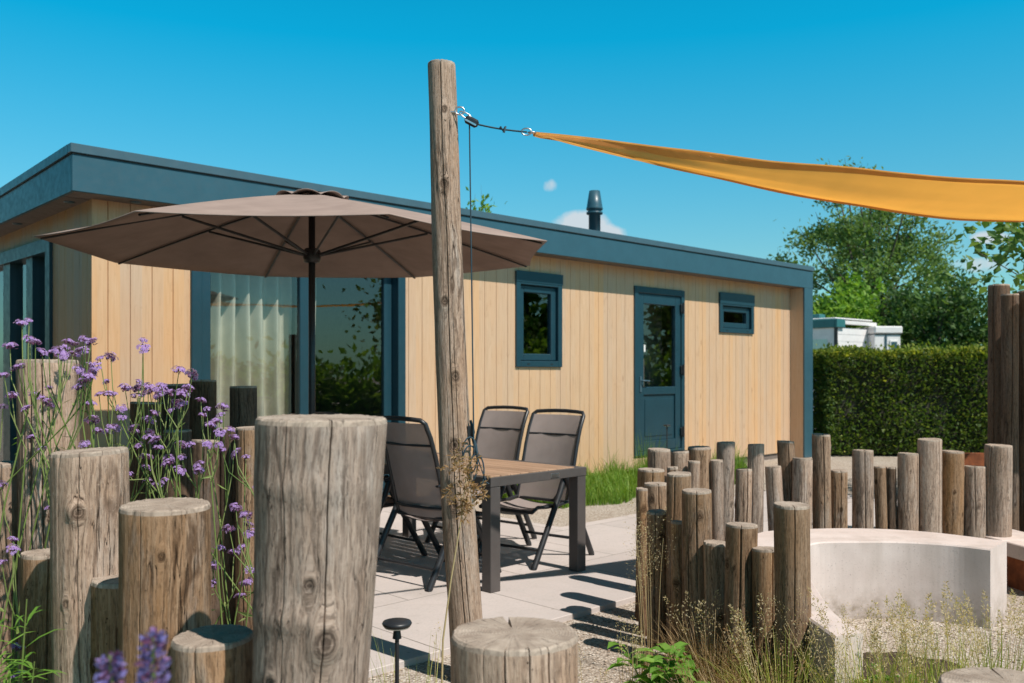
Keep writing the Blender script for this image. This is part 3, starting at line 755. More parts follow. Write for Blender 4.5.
    gr+=[(x,y,z-base) for x,y,z in tv]; wear+=[(0,0,0)]*len(tv)
    # shift so that the origin is at the base
    mb.v=[(x,y,z-base) for x,y,z in mb.v]
    o=mb.build(name,[M[mat],M['end']]); o.location=(bx,by,base)
    for nm,dat in (('grain',gr),('wear',wear)):
        at_=o.data.attributes.new(nm,'FLOAT_VECTOR','POINT'); at_.data.foreach_set('vector',[c_ for v_ in dat for c_ in v_])
    return tag(o,label,cat,group)
def plog(label,px0,px1,ptop,Y,seed,mat='log',lean=0,taper=.97,group=None,pyc=None,cracks=None,seg=28,nz=12,**k):
    rng=random.Random(seed); x=gx((px0+px1)/2,Y); r=(px1-px0)/2/900*Y
    if cracks is None:
        cracks=[(rng.uniform(200,340),rng.choice((0,.2,.45)),1,rng.uniform(.0025,.005),rng.uniform(.008,.016),rng.uniform(.3,.9))]
        if rng.random()<.5: cracks.append((rng.uniform(180,360),0,rng.uniform(.5,.95),.003,.01,0))
    L=lean if isinstance(lean,tuple) else (lean,rng.uniform(-.015,.015))
    return make_log('palisade_log',label,'log post',x-L[0],Y-L[1],gz(ptop,Y),r*(2-taper),r*1.0,L,seed,mat,seg,nz,cracks,group,top_tilt=k.pop('top_tilt',(rng.uniform(-.05,.05),rng.uniform(-.05,.05))),**k)

G1='upright logs around the flower bed'
make_log('palisade_log','thickest tall log with two long cracks, standing before the glass door and leaning','log post',gx(295,1.9),1.9,gz(417,1.9),.090,.137,(gx(323,1.9)-gx(295,1.9),-.01),1,'log_grey',150,130,
   [(252,.0,1,.0013,.016,.25),(290,.42,1,.0015,.02,.35),(278,0,.55,.0015,.02,0),(330,.1,.8,.002,.008,0)],G1,top_tilt=(-.015,.0),knots=[(276,1.0,.012),(292,.885,.022),(240,.80,.012)],burr=((1.19,.006,270,60),(.93,.010,262,50),(.875,.014,292,14)),rough=.03)
make_log('palisade_log','broad low stump with a notch split into its rounded top, beside the tall leaning pole','log post',gx(514,1.9),1.9,gz(632,1.9),.133,.134,(0,0),2,'log_grey',130,60,
   [(262,.2,1,.002,.02,.2),(283,.0,1,.0015,.012,.12),(301,.1,1,.002,.02,.1),(243,.0,1,.0015,.014,.15),(98,.7,1,.007,.05,.62)],G1,top_tilt=(0,-.02),rough=.03)
plog('tall old log with rotted pitted bark, its top hidden among purple flowers',20,76,360,3.27,3,'log_grey',-.01,1.0,G1,seg=100,nz=90,cracks=[(262,.2,.95,.006,.03,0),(285,.5,1,.004,.02,.4),(248,.4,1,.003,.02,.2)],rough=.07)
plog('squarish topped log with a knot and a wavy crack, second tallest at the flower bed',54,126,450,2.5,4,'log_grey',-.012,.985,G1,seg=130,nz=110,knots=[(281,1.045,.016),(262,.80,.010)],cracks=[(280,.35,1,.0018,.02,.3),(246,.7,1,.0014,.01,.2)],top_tilt=(.05,0),burr=((1.05,.012,272,12),),rough=.035)
plog('straight round log with one long straight crack and a worn pale rim',123,209,504,2.25,5,'log',.0,1.0,G1,seg=130,nz=100,knots=[(285,.98,.009),(300,.72,.014)],cracks=[(258,.1,1,.0016,.022,.4),(300,.0,.7,.0014,.01,0)],top_tilt=(-.01,.02),rough=.035)
plog('low log half in shade behind the knotted squarish log',23,64,552,2.8,6,'log',-.0,1.0,G1,seg=80,nz=60,top_tilt=(-.02,.0))
plog('slim low log wedged between the knotted log and the round one',93,148,578,2.42,7,'log',.0,1.0,G1,seg=80,nz=60)
plog('small low stump with a branch hole, shaded across its top by the thickest log',173,252,635,1.98,8,'log',.0,1.0,G1,seg=100,nz=60,knots=[(264,.745,.010)],cracks=[(264,.0,1,.002,.01,.3)],burr=((.74,-.014,268,7),),top_tilt=(.03,.0))
plog('pale log cut by the frame edge behind leafy purple flower stems',-22,21,463,3.3,9,'log_grey',.0,1.0,G1,seg=40)
G1b=G1
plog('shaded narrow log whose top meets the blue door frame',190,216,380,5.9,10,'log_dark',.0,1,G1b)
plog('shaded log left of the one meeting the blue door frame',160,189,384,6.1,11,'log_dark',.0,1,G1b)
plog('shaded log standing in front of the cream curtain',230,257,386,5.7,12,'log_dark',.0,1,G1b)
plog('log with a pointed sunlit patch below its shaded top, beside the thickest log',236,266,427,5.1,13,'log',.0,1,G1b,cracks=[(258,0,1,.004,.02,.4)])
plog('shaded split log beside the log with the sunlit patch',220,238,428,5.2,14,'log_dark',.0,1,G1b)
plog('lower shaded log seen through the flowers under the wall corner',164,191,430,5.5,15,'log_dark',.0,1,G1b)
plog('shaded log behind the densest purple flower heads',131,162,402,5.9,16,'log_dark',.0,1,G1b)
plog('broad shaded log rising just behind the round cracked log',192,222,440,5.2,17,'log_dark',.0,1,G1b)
G2='upright logs ringing the pale bench'
ring_logs=[
 ('thick log nearest the bench end, covering its pale left arm',774,808,504,3.7,'log',-.02),
 ('round log with a flat pale top, left of the bench\'s pale rim',726,757,524,4.1,'log',0),
 ('short log with a shaded top tucked behind the thick log nearest the bench end',752,778,548,4.02,'log',0),
 ('low log with a split chipped top between the wavy log and the flat topped one',704,728,542,4.28,'log',0),
 ('broad wavy log standing tallest at the front of the ring near the brown grass',682,711,490,4.4,'log',-.012),
 ('dark shaded log rising behind the broad wavy log',667,691,473,4.68,'log_dark',0),
 ('thin low log squeezed before the dark shaded log',671,684,521,4.52,'log',0),
 ('brown log with a black shaded top below the pale topped log',647,668,511,4.78,'log_dark',0),
 ('pale topped log right above the black topped brown one',644,667,483,5.0,'log',0),
 ('narrow log at the outer edge of the ring nearest the dining table',636,649,488,4.98,'log',0),
 ('log with an orange rubbed patch near its top',638,664,469,5.3,'log',0),
 ('log rising before the lower panel of the blue back door',648,670,449,5.75,'log_grey',0),
 ('log rising before the hinge side of the blue back door',670,689,451,5.95,'log_grey',0),
 ('very short log peeping out beside the orange patched log',667,678,467,5.62,'log',0),
 ('brown log just right of the blue back door with a leaning top',688,711,447,6.0,'log',.0),
 ('short slim log below the brown log beside the back door',688,700,461,5.85,'log_grey',0),
 ('slim sunlit log with a straight crack, left of the tall grey cracked log',710,723,460,5.95,'log_grey',0),
 ('tall grey log with a long dark crack before the cladding',717,735,442,6.1,'log_grey',.0),
 ('short grey log between two taller ones before the pale wall foot',736,752,469,6.2,'log_grey',0),
 ('tall straight log below the small high window',748,764,444,6.22,'log_grey',0),
 ('shorter log between the straight log and the tilted log',765,781,466,6.2,'log_grey',0),
 ('tilted log leaning away from the dark house corner',777,794,441,6.25,'log',-.04),
 ('pale weathered log directly before the dark house corner',793,812,458,6.15,'log_grey',0),
 ('tall brown log standing between the house corner and the hedge',812,830,434,6.3,'log',0),
 ('short log beside the tall brown log at the hedge\'s end',830,847,470,6.35,'log',0),
 ('mid height log alone before the dark hedge, gap on both sides',853,873,450,6.35,'log_grey',0),
 ('short dark log with a deep split, one of a close pair before the hedge',874,886,466,6.4,'log',0),
 ('short thin log closing the pair with the deeply split one',886,896,467,6.38,'log_dark',0),
 ('medium cracked log beside the thickest log before the hedge',898,918,453,6.36,'log_grey',0),
 ('thickest tall log before the hedge, above the middle of the bench',918,941,439,6.36,'log_grey',0),
 ('medium log with a rust coloured board showing behind its top',942,963,451,6.38,'log',0),
 ('shorter cracked grey log next to the last tall log of the ring',963,985,466,6.38,'log_grey',0),
 ('last tall log of the ring with a dark knot, at the bench\'s far end',986,1011,445,6.34,'log_grey',0),
]
for i,(lb,a,b,t,Y,mt,ln) in enumerate(ring_logs):
    k={}
    if 'wavy' in lb: k=dict(rough=.09)
    if 'shaded' in lb and mt=='log_dark': mt='log'
    if ln==0: ln=(random.Random(i+5).uniform(-.022,.022),random.Random(i+9).uniform(-.02,.02))
    if 'tilted' in lb: ln=(-.045,.0)
    plog(lb,a,b,t,Y,40+i,mt,ln,.99,G2,seg=36,nz=30,**k)
G3='tall dark posts at the frame edge'
for lb,a,b,t,Y,s,L in (('tallest dark weathered post rising against the trees',989,1009,285,7.3,91,0),('slightly shorter dark post with a wavy pale edge',1002,1018,294,7.1,92,0),
                 ('dark post cut off by the picture edge',1019,1040,291,7.2,93,0)):
    plog(lb,a,b,t,Y,s,'log_dark',(0,0),1,G3,seg=36,nz=50,rough=.08)
plog('pale rounded log top at the bottom corner of the view',946,1078,686,1.9,94,'log_grey',(0,0),1,None,seg=90,nz=20,cracks=[(80,.5,1,.004,.02,.5)],top_tilt=(0,-.03))

# ------------------------------------------------------------------ sail pole, rope, sail
pole=make_log('sail_pole','very tall slightly crooked grey pole carrying the orange sail','pole',gx(469,4.26),4.26,gz(63,4.26),.083,.066,(gx(439,4.26)-gx(469,4.26),.0),21,'log_grey',80,170,
   [(268,.0,1,.003,.02,.7),(285,.05,.6,.002,.012,0),(250,.3,.9,.0015,.008,0)],None,rough=.08,kinks=.011,knots=[(270,2.3,.02),(255,1.75,.018),(285,1.4,.02),(272,1.08,.024),(262,.8,.02),(280,2.65,.014)],burr=((.92,.012,265,25),(.86,.008,285,20)))
# eye, pulley and rope are hung from the pole
PY=4.22
hw=thing('pulley','black rope pulley on a steel eye screwed into the tall pole','pulley',at(455,112,PY))
m=MB(); m.tube([(-.03,.0,0),(.0,0,.0)],.005,8)
pts=[(.022+.022*math.cos(a),0,.006+.018*math.sin(a)) for a in [i*2*math.pi/14 for i in range(15)]]; m.tube(pts,.004,6,cap=False); m.build('eye_bolt',M['steel'],hw)
m=MB(); pts=[(.05+.028*math.cos(a)+.0,0,-.016-.014*math.cos(a)+.013*math.sin(a)) for a in [i*2*math.pi/14 for i in range(15)]]; m.tube(pts,.0035,6,cap=False); m.build('shackle',M['steel'],hw)
m=MB(); 
Rm=Matrix.Translation((.078,0,-.045))@Matrix.Rotation(R(28),4,'Y')
mm=MB(); mm.box((-.034,-.012,-.020),(.034,.012,.020),0,.010); mm.v=[tuple(Rm@Vector(v)) for v in mm.v]; mm.build('pulley_block',M['black_metal'],hw)
mm=MB(); mm.box((-.030,-.0135,-.012),(.028,-.0121,-.004)); mm.v=[tuple(Rm@Vector(v)) for v in mm.v]; mm.build('pulley_cheek',M['steel'],hw)
rp=MB(); A=at(472,123,PY); B=at(527,132,PY)
pts=[A.lerp(B,t/8)+Vector((0,0,-.006*math.sin(math.pi*t/8))) for t in range(9)]; rp.tube(pts,.0042,7)
kn=A.lerp(B,.56); rp.tube([kn+Vector((-.012,-.006,.004)),kn+Vector((.0,.006,-.008)),kn+Vector((.012,-.006,.004)),kn+Vector((.004,0,-.022))],.006,7)
drop=at(469.5,127,PY); bot=at(474,452,PY-.02)
rp.tube([at(469,122,PY)+Vector((0,0,.003)),drop,drop.lerp(bot,.3),drop.lerp(bot,.7),bot],.0034,7)
for (q0,q1,q2,w) in ((470,446,484,.00),(474,452,490,.012),(472,440,478,-.01)):
    c=at(q0,q1,PY-.03); pts=[c+Vector((.035*math.sin(a)+w,.012*math.sin(2*a),-.075+.085*math.cos(a)-(q2-480)*.002)) for a in [i*2*math.pi/18 for i in range(19)]]; rp.tube(pts,.0036,6)
rp.tube([at(474,440,PY-.03),at(479,462,PY-.05),at(486,482,PY-.04),at(489,484,PY-.04)],.0034,6)
tag(rp.build('sail_rope',M['rope']),'thin dark rope running down the tall pole and across to the sail','rope')
cl=thing('rope_cleat','small dark cleat holding rope loops on the tall pole','cleat',at(473,432,PY-.0))
m=MB(); m.box((-.028,-.012,-.03),(-.008,.012,.03),0,.004); m.build('cleat_base',M['black_metal'],cl)
m=MB(); m.tube([(-.012,0,.055),(-.002,-.006,.02),(.0,-.008,0),(-.002,-.006,-.02),(.004,0,-.055)],[.006,.008,.010,.008,.006],8); m.build('cleat_horn',M['black_metal'],cl)
# sail: a triangle-cornered sheet, corner at the rope, running away to the right
sl=thing('shade_sail','orange fabric shade sail stretched from the tall pole','shade sail',at(533,133,4.22))
ORG=Vector(sl.location)
def lagr(pts,x):
    for (x0,y0),(x1,y1) in zip(pts,pts[1:]):
        if x<=x1: return y0+(y1-y0)*(x-x0)/(x1-x0)
    (x0,y0),(x1,y1)=pts[-2:]; return y1+(y1-y0)*(x-x1)/(x1-x0)
topc=[(533,133),(640,144.5),(770,161.5),(900,173.5),(1024,182),(1180,192),(1400,203)]
botc=[(533,134.5),(590,147),(640,160),(700,174.5),(770,190),(835,203.5),(900,213),(960,219),(1024,222.5),(1120,224),(1400,214)]
N=60; K=12; vs=[];fs=[]
def smooth(pts,x):
    w=0;s=0
    for d in range(-6,7):
        k=math.exp(-(d/3)**2); s+=k*lagr(pts,max(pts[0][0],x+d*6)); w+=k
    return s/w
for i in range(N+1):
    t=i/N; px=533+(1330-533)*t**1.15
    Yn=4.22+1.75*t+.25*t*t; Yf=Yn+.05*t+2.1*t*t
    a=at(px,smooth(topc,px) if i else 133,Yn); b=at(px,smooth(botc,px) if i else 134.5,Yf)
    for k in range(K+1):
        s=k/K; p=a.lerp(b,s)+Vector((0,0,-.03*math.sin(math.pi*s)*min(1,t*3)+.012*noise.noise(Vector((px*.01,s*5,2)))*min(1,t*4)))
        vs.append(p-ORG)
for i in range(N):
    for k in range(K):
        q=i*(K+1)+k; fs.append((q,q+K+1,q+K+2,q+1))
m=MB(); m.add(vs,fs,0,True); ob=m.build('sail_cloth',M['sail'],sl)
md=ob.modifiers.new('thickness','SOLIDIFY'); md.thickness=.002
for nm,k in (('near_hem',0),('far_hem',K)):
    m=MB(); col=[Vector(vs[i*(K+1)+k]) for i in range(N+1)]; inn=[Vector(vs[i*(K+1)+(1 if k==0 else K-1)]) for i in range(N+1)]
    hv=[];hf=[]
    for i in range(N+1):
        d=(inn[i]-col[i]); d=d.normalized() if d.length>1e-5 else Vector((0,1,0)); wd=(.042 if k==0 else .04)*min(1,i/14+.03)
        for o in (Vector((0,0,-.004)),Vector((0,0,.004))):
            hv.append(col[i]-d*.004+o); hv.append(col[i]+d*wd+o)
    for i in range(N):
        q=4*i; r_=q+4
        hf+=[(q,q+1,r_+1,r_),(q+2,r_+2,r_+3,q+3),(q,r_,r_+2,q+2),(q+1,q+3,r_+3,r_+1)]
    m.add(hv,hf,0,False); m.build('hem',M['hem'],sl)
m=MB()
pts=[(-.03+.024*math.cos(a),.0,.006+.016*math.sin(a)) for a in [i*2*math.pi/14 for i in range(15)]]; m.tube(pts,.0035,6,cap=False)
pts=[(-.005+.018*math.cos(a),.010*math.sin(a),.002) for a in [i*2*math.pi/14 for i in range(15)]]; m.tube(pts,.0035,6,cap=False)
m.build('corner_ring',M['steel'],sl)

# ------------------------------------------------------------------ parasol
UC=Vector((-1.325*1.04,5.96*1.04,0)); um=thing('parasol','large taupe octagonal parasol with dark ribs on a central pole','parasol',UC,R(26))
ZE=2.245; ZA=2.64; RU=1.69
m=MB(); vs=[];fs=[]; NS=16; NR=10
for layer,dz in ((0,0),(1,-.006)):
    for j in range(NR+1):
        f=.03+.97*j/NR
        for k in range(8*NS//2):
            a=2*math.pi*k/(4*NS); sec=(a%(math.pi/4))/(math.pi/4); e=abs(sec-.5)*2   # 1 on rib, 0 mid panel
            rr=RU*math.cos(math.pi/8)/math.cos((a%(math.pi/4))-math.pi/8)
            rr*=1-.022*(1-e*e)*f
            z=ZA-(ZA-ZE)*(f**1.15)-.035*(1-e*e)*math.sin(math.pi*min(1,f*.9))*f+dz
            vs.append((f*rr*math.cos(a),f*rr*math.sin(a),z))
n=4*NS
for layer in (0,1):
    for j in range(NR):
        for k in range(n):
            q=layer*(NR+1)*n+j*n+k; q2=layer*(NR+1)*n+j*n+(k+1)%n
            f=(q,q+n,q2+n,q2); fs.append(f if layer==0 else f[::-1])
L=(NR+1)*n
for k in range(n): fs.append((NR*n+k,L+NR*n+k,L+NR*n+(k+1)%n,NR*n+(k+1)%n))
m.add(vs,fs,0,True); cp=m.build('canopy',M['canopy'],um)
# vent cap with scalloped raised edge
m=MB(); vs=[];fs=[]
for layer,dz in ((0,0),(1,-.004)):
    for j in range(6):
        f=.04+.96*j/5
        for k in range(n):
            a=2*math.pi*k/n; e=abs(((a%(math.pi/4))/(math.pi/4))-.5)*2
            vs.append((f*.25*math.cos(a),f*.25*math.sin(a),ZA+.022-.058*f+.030*(1-e*e)*f*f+dz))
for layer in (0,1):
    for j in range(5):
        for k in range(n):
            q=layer*6*n+j*n+k; q2=layer*6*n+j*n+(k+1)%n; f=(q,q+n,q2+n,q2); fs.append(f if layer==0 else f[::-1])
for k in range(n): fs.append((5*n+k,6*n+5*n+k,6*n+5*n+(k+1)%n,5*n+(k+1)%n))
m.add(vs,fs,0,True); m.build('vent_cap',M['canopy'],cp)
m=MB(); m.lathe([(0,.0),(.023,0),(.023,ZA+.01),(.0,ZA+.01)],seg=18); m.build('pole',M['chair_metal'],um)
m=MB(); m.lathe([(.0,ZA+.015),(.025,ZA+.015),(.018,ZA+.03),(0,ZA+.035)],seg=16); m.build('finial',M['black_metal'],um)
m=MB(); m.lathe([(.03,2.17),(.055,2.175),(.06,2.20),(.06,2.25),(.045,2.27),(.03,2.27)],seg=20); hub=m.build('runner_hub',M['black_metal'],um)
m=MB(); m.lathe([(0,0),(.30,0),(.30,.045),(.28,.06),(.055,.065),(.05,.38),(.031,.385)],seg=32); m.build('base',M['chair_metal'],um)
for k in range(8):
    a=2*math.pi*k/8; c,s=math.cos(a),math.sin(a)
    def rz_(f): return ZA-(ZA-ZE)*(f**1.15)-.022
    m=MB(); m.tube([(f*RU*c*.995,f*RU*s*.995,rz_(f)) for f in (.03,.2,.4,.6,.8,.985)],.010,6,flat=.7); rb=m.build('rib',M['black_metal'],um)
    m=MB(); m.tube([(.055*c,.055*s,2.225),(.5*RU*c,.5*RU*s,rz_(.5)-.012)],.0095,6); m.build('strut',M['black_metal'],rb)

# ------------------------------------------------------------------ table and chairs
TD=Vector((.70,.714,0)).normalized(); TA=math.atan2(TD.y,TD.x)-.035
TW=.95; TLN=2.0; TH=.745
tb=thing('garden_table','rectangular garden table with brown slat top and square dark legs','table',(-.135,5.765,0),TA+.03)
m=MB(); ring0=MB()
m.box((0,0,TH-.065),(TW,.055,TH-.004),0,.003); m.box((0,TLN-.055,TH-.065),(TW,TLN,TH-.004),0,.003)
m.box((0,.0555,TH-.065),(.055,TLN-.0555,TH-.004),0,.003); m.box((TW-.055,.0555,TH-.065),(TW,TLN-.0555,TH-.004),0,.003); fr=m.build('frame',M['table_metal'],tb)
m=MB(); m.box((TW*.60,-.004,TH-.052),(TW*.60+.085,-.0005,TH-.022),0,.001); m.build('badge',M['steel'],fr)
m=MB(); x=.022
while x+.0885<TW-.02:
    m.box((x,.022,TH-.02),(x+.0885,TLN-.022,TH+.003),0,.0025); x+=.0915
m.build('tabletop',M['table_wood'],tb)
for (x,y) in ((.003,.003),(TW-.091,.003),(.003,TLN-.091),(TW-.091,TLN-.091)):
    m=MB(); m.box((x,y,0),(x+.088,y+.088,TH-.0655),0,.004); m.build('leg',M['table_metal'],tb)
def chair(label,loc,rz,group):
    c=thing('garden_chair',label,'chair',loc,rz,group)
    W=.245
    # sling back: curved recline, tops lean away from the table (local +y is forward)
    prof=[(-.17,.43),(-.205,.55),(-.245,.70),(-.285,.85),(-.33,.98),(-.38,1.08)]
    def sling(name,pf,w,sag):
        vs=[];fs=[];nx=8
        for lay in (0,1):
            for (y,z) in pf:
                for i in range(nx+1):
                    u=i/nx*2-1; vs.append((u*w,y-sag*(1-u*u)*(1 if name=='backrest' else 0)+lay*.004*(1 if name=='backrest' else 0),z-(sag*(1-u*u) if name=='seat' else 0)-lay*.004*(1 if name=='seat' else 0)))
        n=(nx+1)*len(pf)
        for lay in (0,1):
            for j in range(len(pf)-1):
                for i in range(nx):
                    q=lay*n+j*(nx+1)+i; f=(q,q+1,q+nx+2,q+nx+1); fs.append(f if lay else f[::-1])
        m=MB(); m.add(vs,fs,0,True); return m.build(name,M['sling'],c)
    sling('backrest',prof,W-.012,.03)
    sling('seat',[(-.19,.425),(-.05,.41),(.1,.415),(.2,.43),(.27,.425),(.29,.40)],W-.012,.025)
    m=MB(); side=[Vector((0,y,z)) for y,z in prof]
    path=[Vector((-W,y,z)) for y,z in prof]
    top=[Vector((W*x,-.395-.025*(1-x*x)-.0,1.10+.012*(1-x*x))) for x in (-.9,-.6,-.2,.2,.6,.9)]
    path=path+top+[Vector((W,y,z)) for y,z in prof[::-1]]
    m.tube(path,.0155,8,flat=1.0); 
    bf=m.build('back_frame',M['chair_metal'],c)
    m=MB(); m.tube([(-W,-.31,.93),(-W*.5,-.338,.93),(W*.5,-.338,.93),(W,-.31,.93)],.009,6); m.build('crossbar',M['chair_metal'],bf); m=MB(); m.tube([(-W,-.2,.50),(-W*.5,-.235,.50),(W*.5,-.235,.50),(W,-.2,.50)],.011,6); m.build('crossbar',M['chair_metal'],bf)
    m=MB()
    for s in (-1,1): m.tube([(s*W,-.2,.44),(s*W,-.05,.425),(s*W,.12,.425),(s*W,.22,.435),(s*W,.29,.405)],.0135,8)
    m.tube([(-W,.29,.405),(W,.29,.405)],.012,8); m.tube([(-W,-.18,.43),(W,-.18,.43)],.012,8); m.build('seat_frame',M['chair_metal'],c)
    for s in (-1,1):
        x=s*(W+.028)
        m=MB(); m.tube([(x,-.085,.645),(x,-.02,.52),(x,.13,.28),(x,.30,.012)],[.023,.023,.022,.023],8,flat=1.0); lg=m.build('leg',M['chair_metal'],c)
        m=MB(); m.tube([(x,.296,.02),(x,.306,.0)],.021,8); m.build('foot_cap',M['black_metal'],lg)
        x2=s*(W+.06)
        m=MB(); m.tube([(x2,-.06,.64),(x2,-.12,.5),(x2,-.26,.26),(x2,-.40,.012)],[.023,.023,.022,.023],8); lg=m.build('leg',M['chair_metal'],c)
        m=MB(); m.tube([(x2,-.396,.02),(x2,-.406,.0)],.021,8); m.build('foot_cap',M['black_metal'],lg)
        m=MB(); m.tube([(x,-.30,.665),(x,-.2,.672),(x,.0,.672),(x,.15,.668),(x,.20,.655)],[.015,.022,.025,.024,.016],8,flat=.55); m.build('armrest',M['black_metal'],c)
    m=MB(); m.tube([(-W-.02,.225,.125),(W+.02,.225,.125)],.011,8); m.build('stretcher',M['chair_metal'],c)
    m=MB(); m.tube([(-W-.055,-.335,.125),(W+.055,-.335,.125)],.012,8); m.build('stretcher',M['chair_metal'],c)
    return c
G4='reclining mesh chairs around the garden table'
def ang(fx,fy): return math.atan2(fy,fx)-math.pi/2
r1=chair('mesh garden chair at the table\'s house side, nearest the free table corner',(.13,6.86,0),ang(-.62,-.785),G4)
copy_thing(r1,(-.30,7.55,0),ang(-.64,-.77),'mesh garden chair at the table\'s house side, nearer the tall pole')
copy_thing(r1,(-.50,6.33,0),ang(.66,.75),'mesh garden chair seen from behind between the thickest log and the tall pole')
copy_thing(r1,(-1.08,6.93,0),ang(.69,.73),'mesh garden chair mostly hidden behind the thickest log')

# ------------------------------------------------------------------ curved bench
outer=[(1.22,3.40),(1.20,3.9),(1.23,4.5),(1.34,5.1),(1.53,5.60),(1.88,5.74),(2.26,5.76),(2.60,5.64),(2.93,5.33)]
inner=[(1.345,3.45),(1.35,3.8),(1.48,4.5),(1.62,5.0),(1.78,5.27),(2.05,5.31),(2.30,5.30),(2.53,5.22),(2.70,5.08)]
def cr(pts,k=8):
    out=[]
    P=[Vector(p) for p in pts]; P=[P[0]*2-P[1]]+P+[P[-1]*2-P[-2]]
    for i in range(1,len(P)-2):
        p0,p1,p2,p3=P[i-1:i+3]
        for j in range(k):
            t=j/k; out.append(.5*((2*p1)+(p2-p0)*t+(2*p0-5*p1+4*p2-p3)*t*t+(3*p1-p0-3*p2+p3)*t**3))
    out.append(P[-2]); return out
a=cr(outer); b=cr(inner); n=len(a)
m=MB(); vs=[]; B_=.008; z1=.42; prof=lambda o,i:[(o,GZ-.05),(o,z1-B_),(o+(i-o).normalized()*B_,z1),(i-(i-o).normalized()*B_,z1),(i,z1-B_),(i,GZ-.05)]
for o_,i_ in zip(a,b):
    for p,z in prof(o_,i_): vs.append((p.x,p.y,z))
fs=[]
for i in range(n-1):
    for k in range(5): fs.append((i*6+k,i*6+k+1,(i+1)*6+k+1,(i+1)*6+k))
fs+=[tuple(range(5,-1,-1)),tuple(range((n-1)*6,n*6))]
m.add(vs,fs); o=m.build('curved_bench',M['bench']); 
for k_ in (27,46):
    pass
tag(o,'pale concrete curved bench inside the ring of logs','bench')
# low rusty edging and stone cap behind the ring
m=thing('raised_planter','rust coloured steel planter with a pale stone cap beside the last tall ring log','planter',(3.42,5.75,0),R(8))
q=MB(); q.box((0,0,GZ),(3.2,.02,.17),0,.002); q.box((0,.021,GZ),(.02,1.2,.17),0,.002); q.build('steel_wall',M['corten'],m)
q=MB(); q.box((-.02,-.02,.172),(3.2,.40,.27),0,.006); q.box((-.02,.402,.172),(.36,1.2,.27),0,.006); q.build('stone_cap',M['bench'],m)
m=MB(); m.box((0,0,GZ),(6.5,.04,.59),0,.003); o=m.build('steel_screen',M['corten']); o.location=(4.3,9.2,0); o.rotation_euler=(0,0,R(3)); tag(o,'low rust coloured steel screen standing before the hedge','screen')

# ------------------------------------------------------------------ garden lamps
def lamp(label,loc,h):
    t=thing('path_light',label,'garden lamp',loc,0,'black mushroom path lights')
    m=MB(); m.tube([(0,0,-.1),(0,0,h-.02)],.0065,8); m.lathe([(.014,h-.05),(.010,h-.02),(.008,h-.012)],seg=12); m.build('stake',M['black_metal'],t)
    m=MB(); m.lathe([(0,h-.014),(.030,h-.014),(.043,h-.010),(.046,h-.004),(.043,h+.002),(.022,h+.006),(0,h+.007)],seg=28); m.build('lamp_head',M['chair_metal'],t)
    m=MB(); m.lathe([(0,h-.0165),(.038,h-.0165),(.041,h-.0125)],seg=24); m.build('diffuser',M['white_plastic'],t)
p=at(397,622,2.77); lamp('black mushroom path light beside the thickest log',(p.x,p.y,GZ),p.z-GZ)
p=at(667,425,11.6); lamp('black mushroom path light in front of the blue back door',(p.x,p.y,GZ),p.z-GZ)
# ------------------------------------------------------------------ caravans beyond the hedge
cv=thing('static_caravan','white static caravan with green roof edge beyond the hedge','caravan',(8.64,24,0),math.atan2(.66,.75))
m=MB(); zc=.35
while zc<2.6:
    zt_=min(zc+.19,2.61); m.box((0,-.0,zc),(2.03,6,zt_-.012)); m.box((.01,.01,zt_-.012),(2.02,5.99,zt_)); zc+=.19
m.build('wall',M['white_wall'],cv)
m=MB(); m.box((-.08,-.0,2.612),(-.005,6.1,2.83),0,.01); m.box((-.08,-.08,2.612),(.35,-.005,2.83),0,.01); m.build('roof_edge',M['caravan_green'],cv)
m=MB(); m.box((.352,-.08,2.70),(2.1,-.005,2.80),0,.01); m.build('gutter',M['white_wall'],cv)
m=MB(); m.box((-.0,-.0,2.832),(2.03,6,2.88),0,.02); rf2=m.build('roof',M['white_wall'],cv)
m=MB(); m.box((.4,.7,2.881),(.7,1.0,3.02),0,.02); m.build('roof_vent',M['caravan_green'],rf2)
m=MB(); m.box((-.03,-.03,.3),(.04,.04,2.611)); m.box((1.99,-.03,.3),(2.06,.04,2.611)); m.build('corner_trim',M['black_metal'],cv)
m=MB(); m.box((-.025,.25,1.6),(-.001,1.4,2.3)); m.build('window',M['glass'],cv)
cv=thing('small_caravan','smaller white caravan end with a little window beside the green edged one','caravan',(9.97,24.75,0),R(4))
m=MB(); m.box((0,0,.35),(.74,3.4,2.45),0,.01); m.build('wall',M['white_wall'],cv)
m=MB(); m.box((-.02,-.06,2.475),(.78,3.45,2.68),0,.03); m.build('roof',M['white_wall'],cv)
m=MB(); m.box((-.015,-.03,2.452),(.77,0-.001,2.473)); m.build('trim',M['black_metal'],cv)
m=MB(); m.box((.42,-.03,1.6),(.66,-.001,2.3),0,.01); wn=m.build('window_frame',M['white_plastic'],cv)
m=MB(); m.box((.455,-.034,1.65),(.625,-.0305,2.25)); m.build('pane',M['anthracite'],wn)
m=MB(); m.box((.30,-.04,1.2),(.335,-.001,2.43)); m.build('door_post',M['anthracite_trim'],cv)

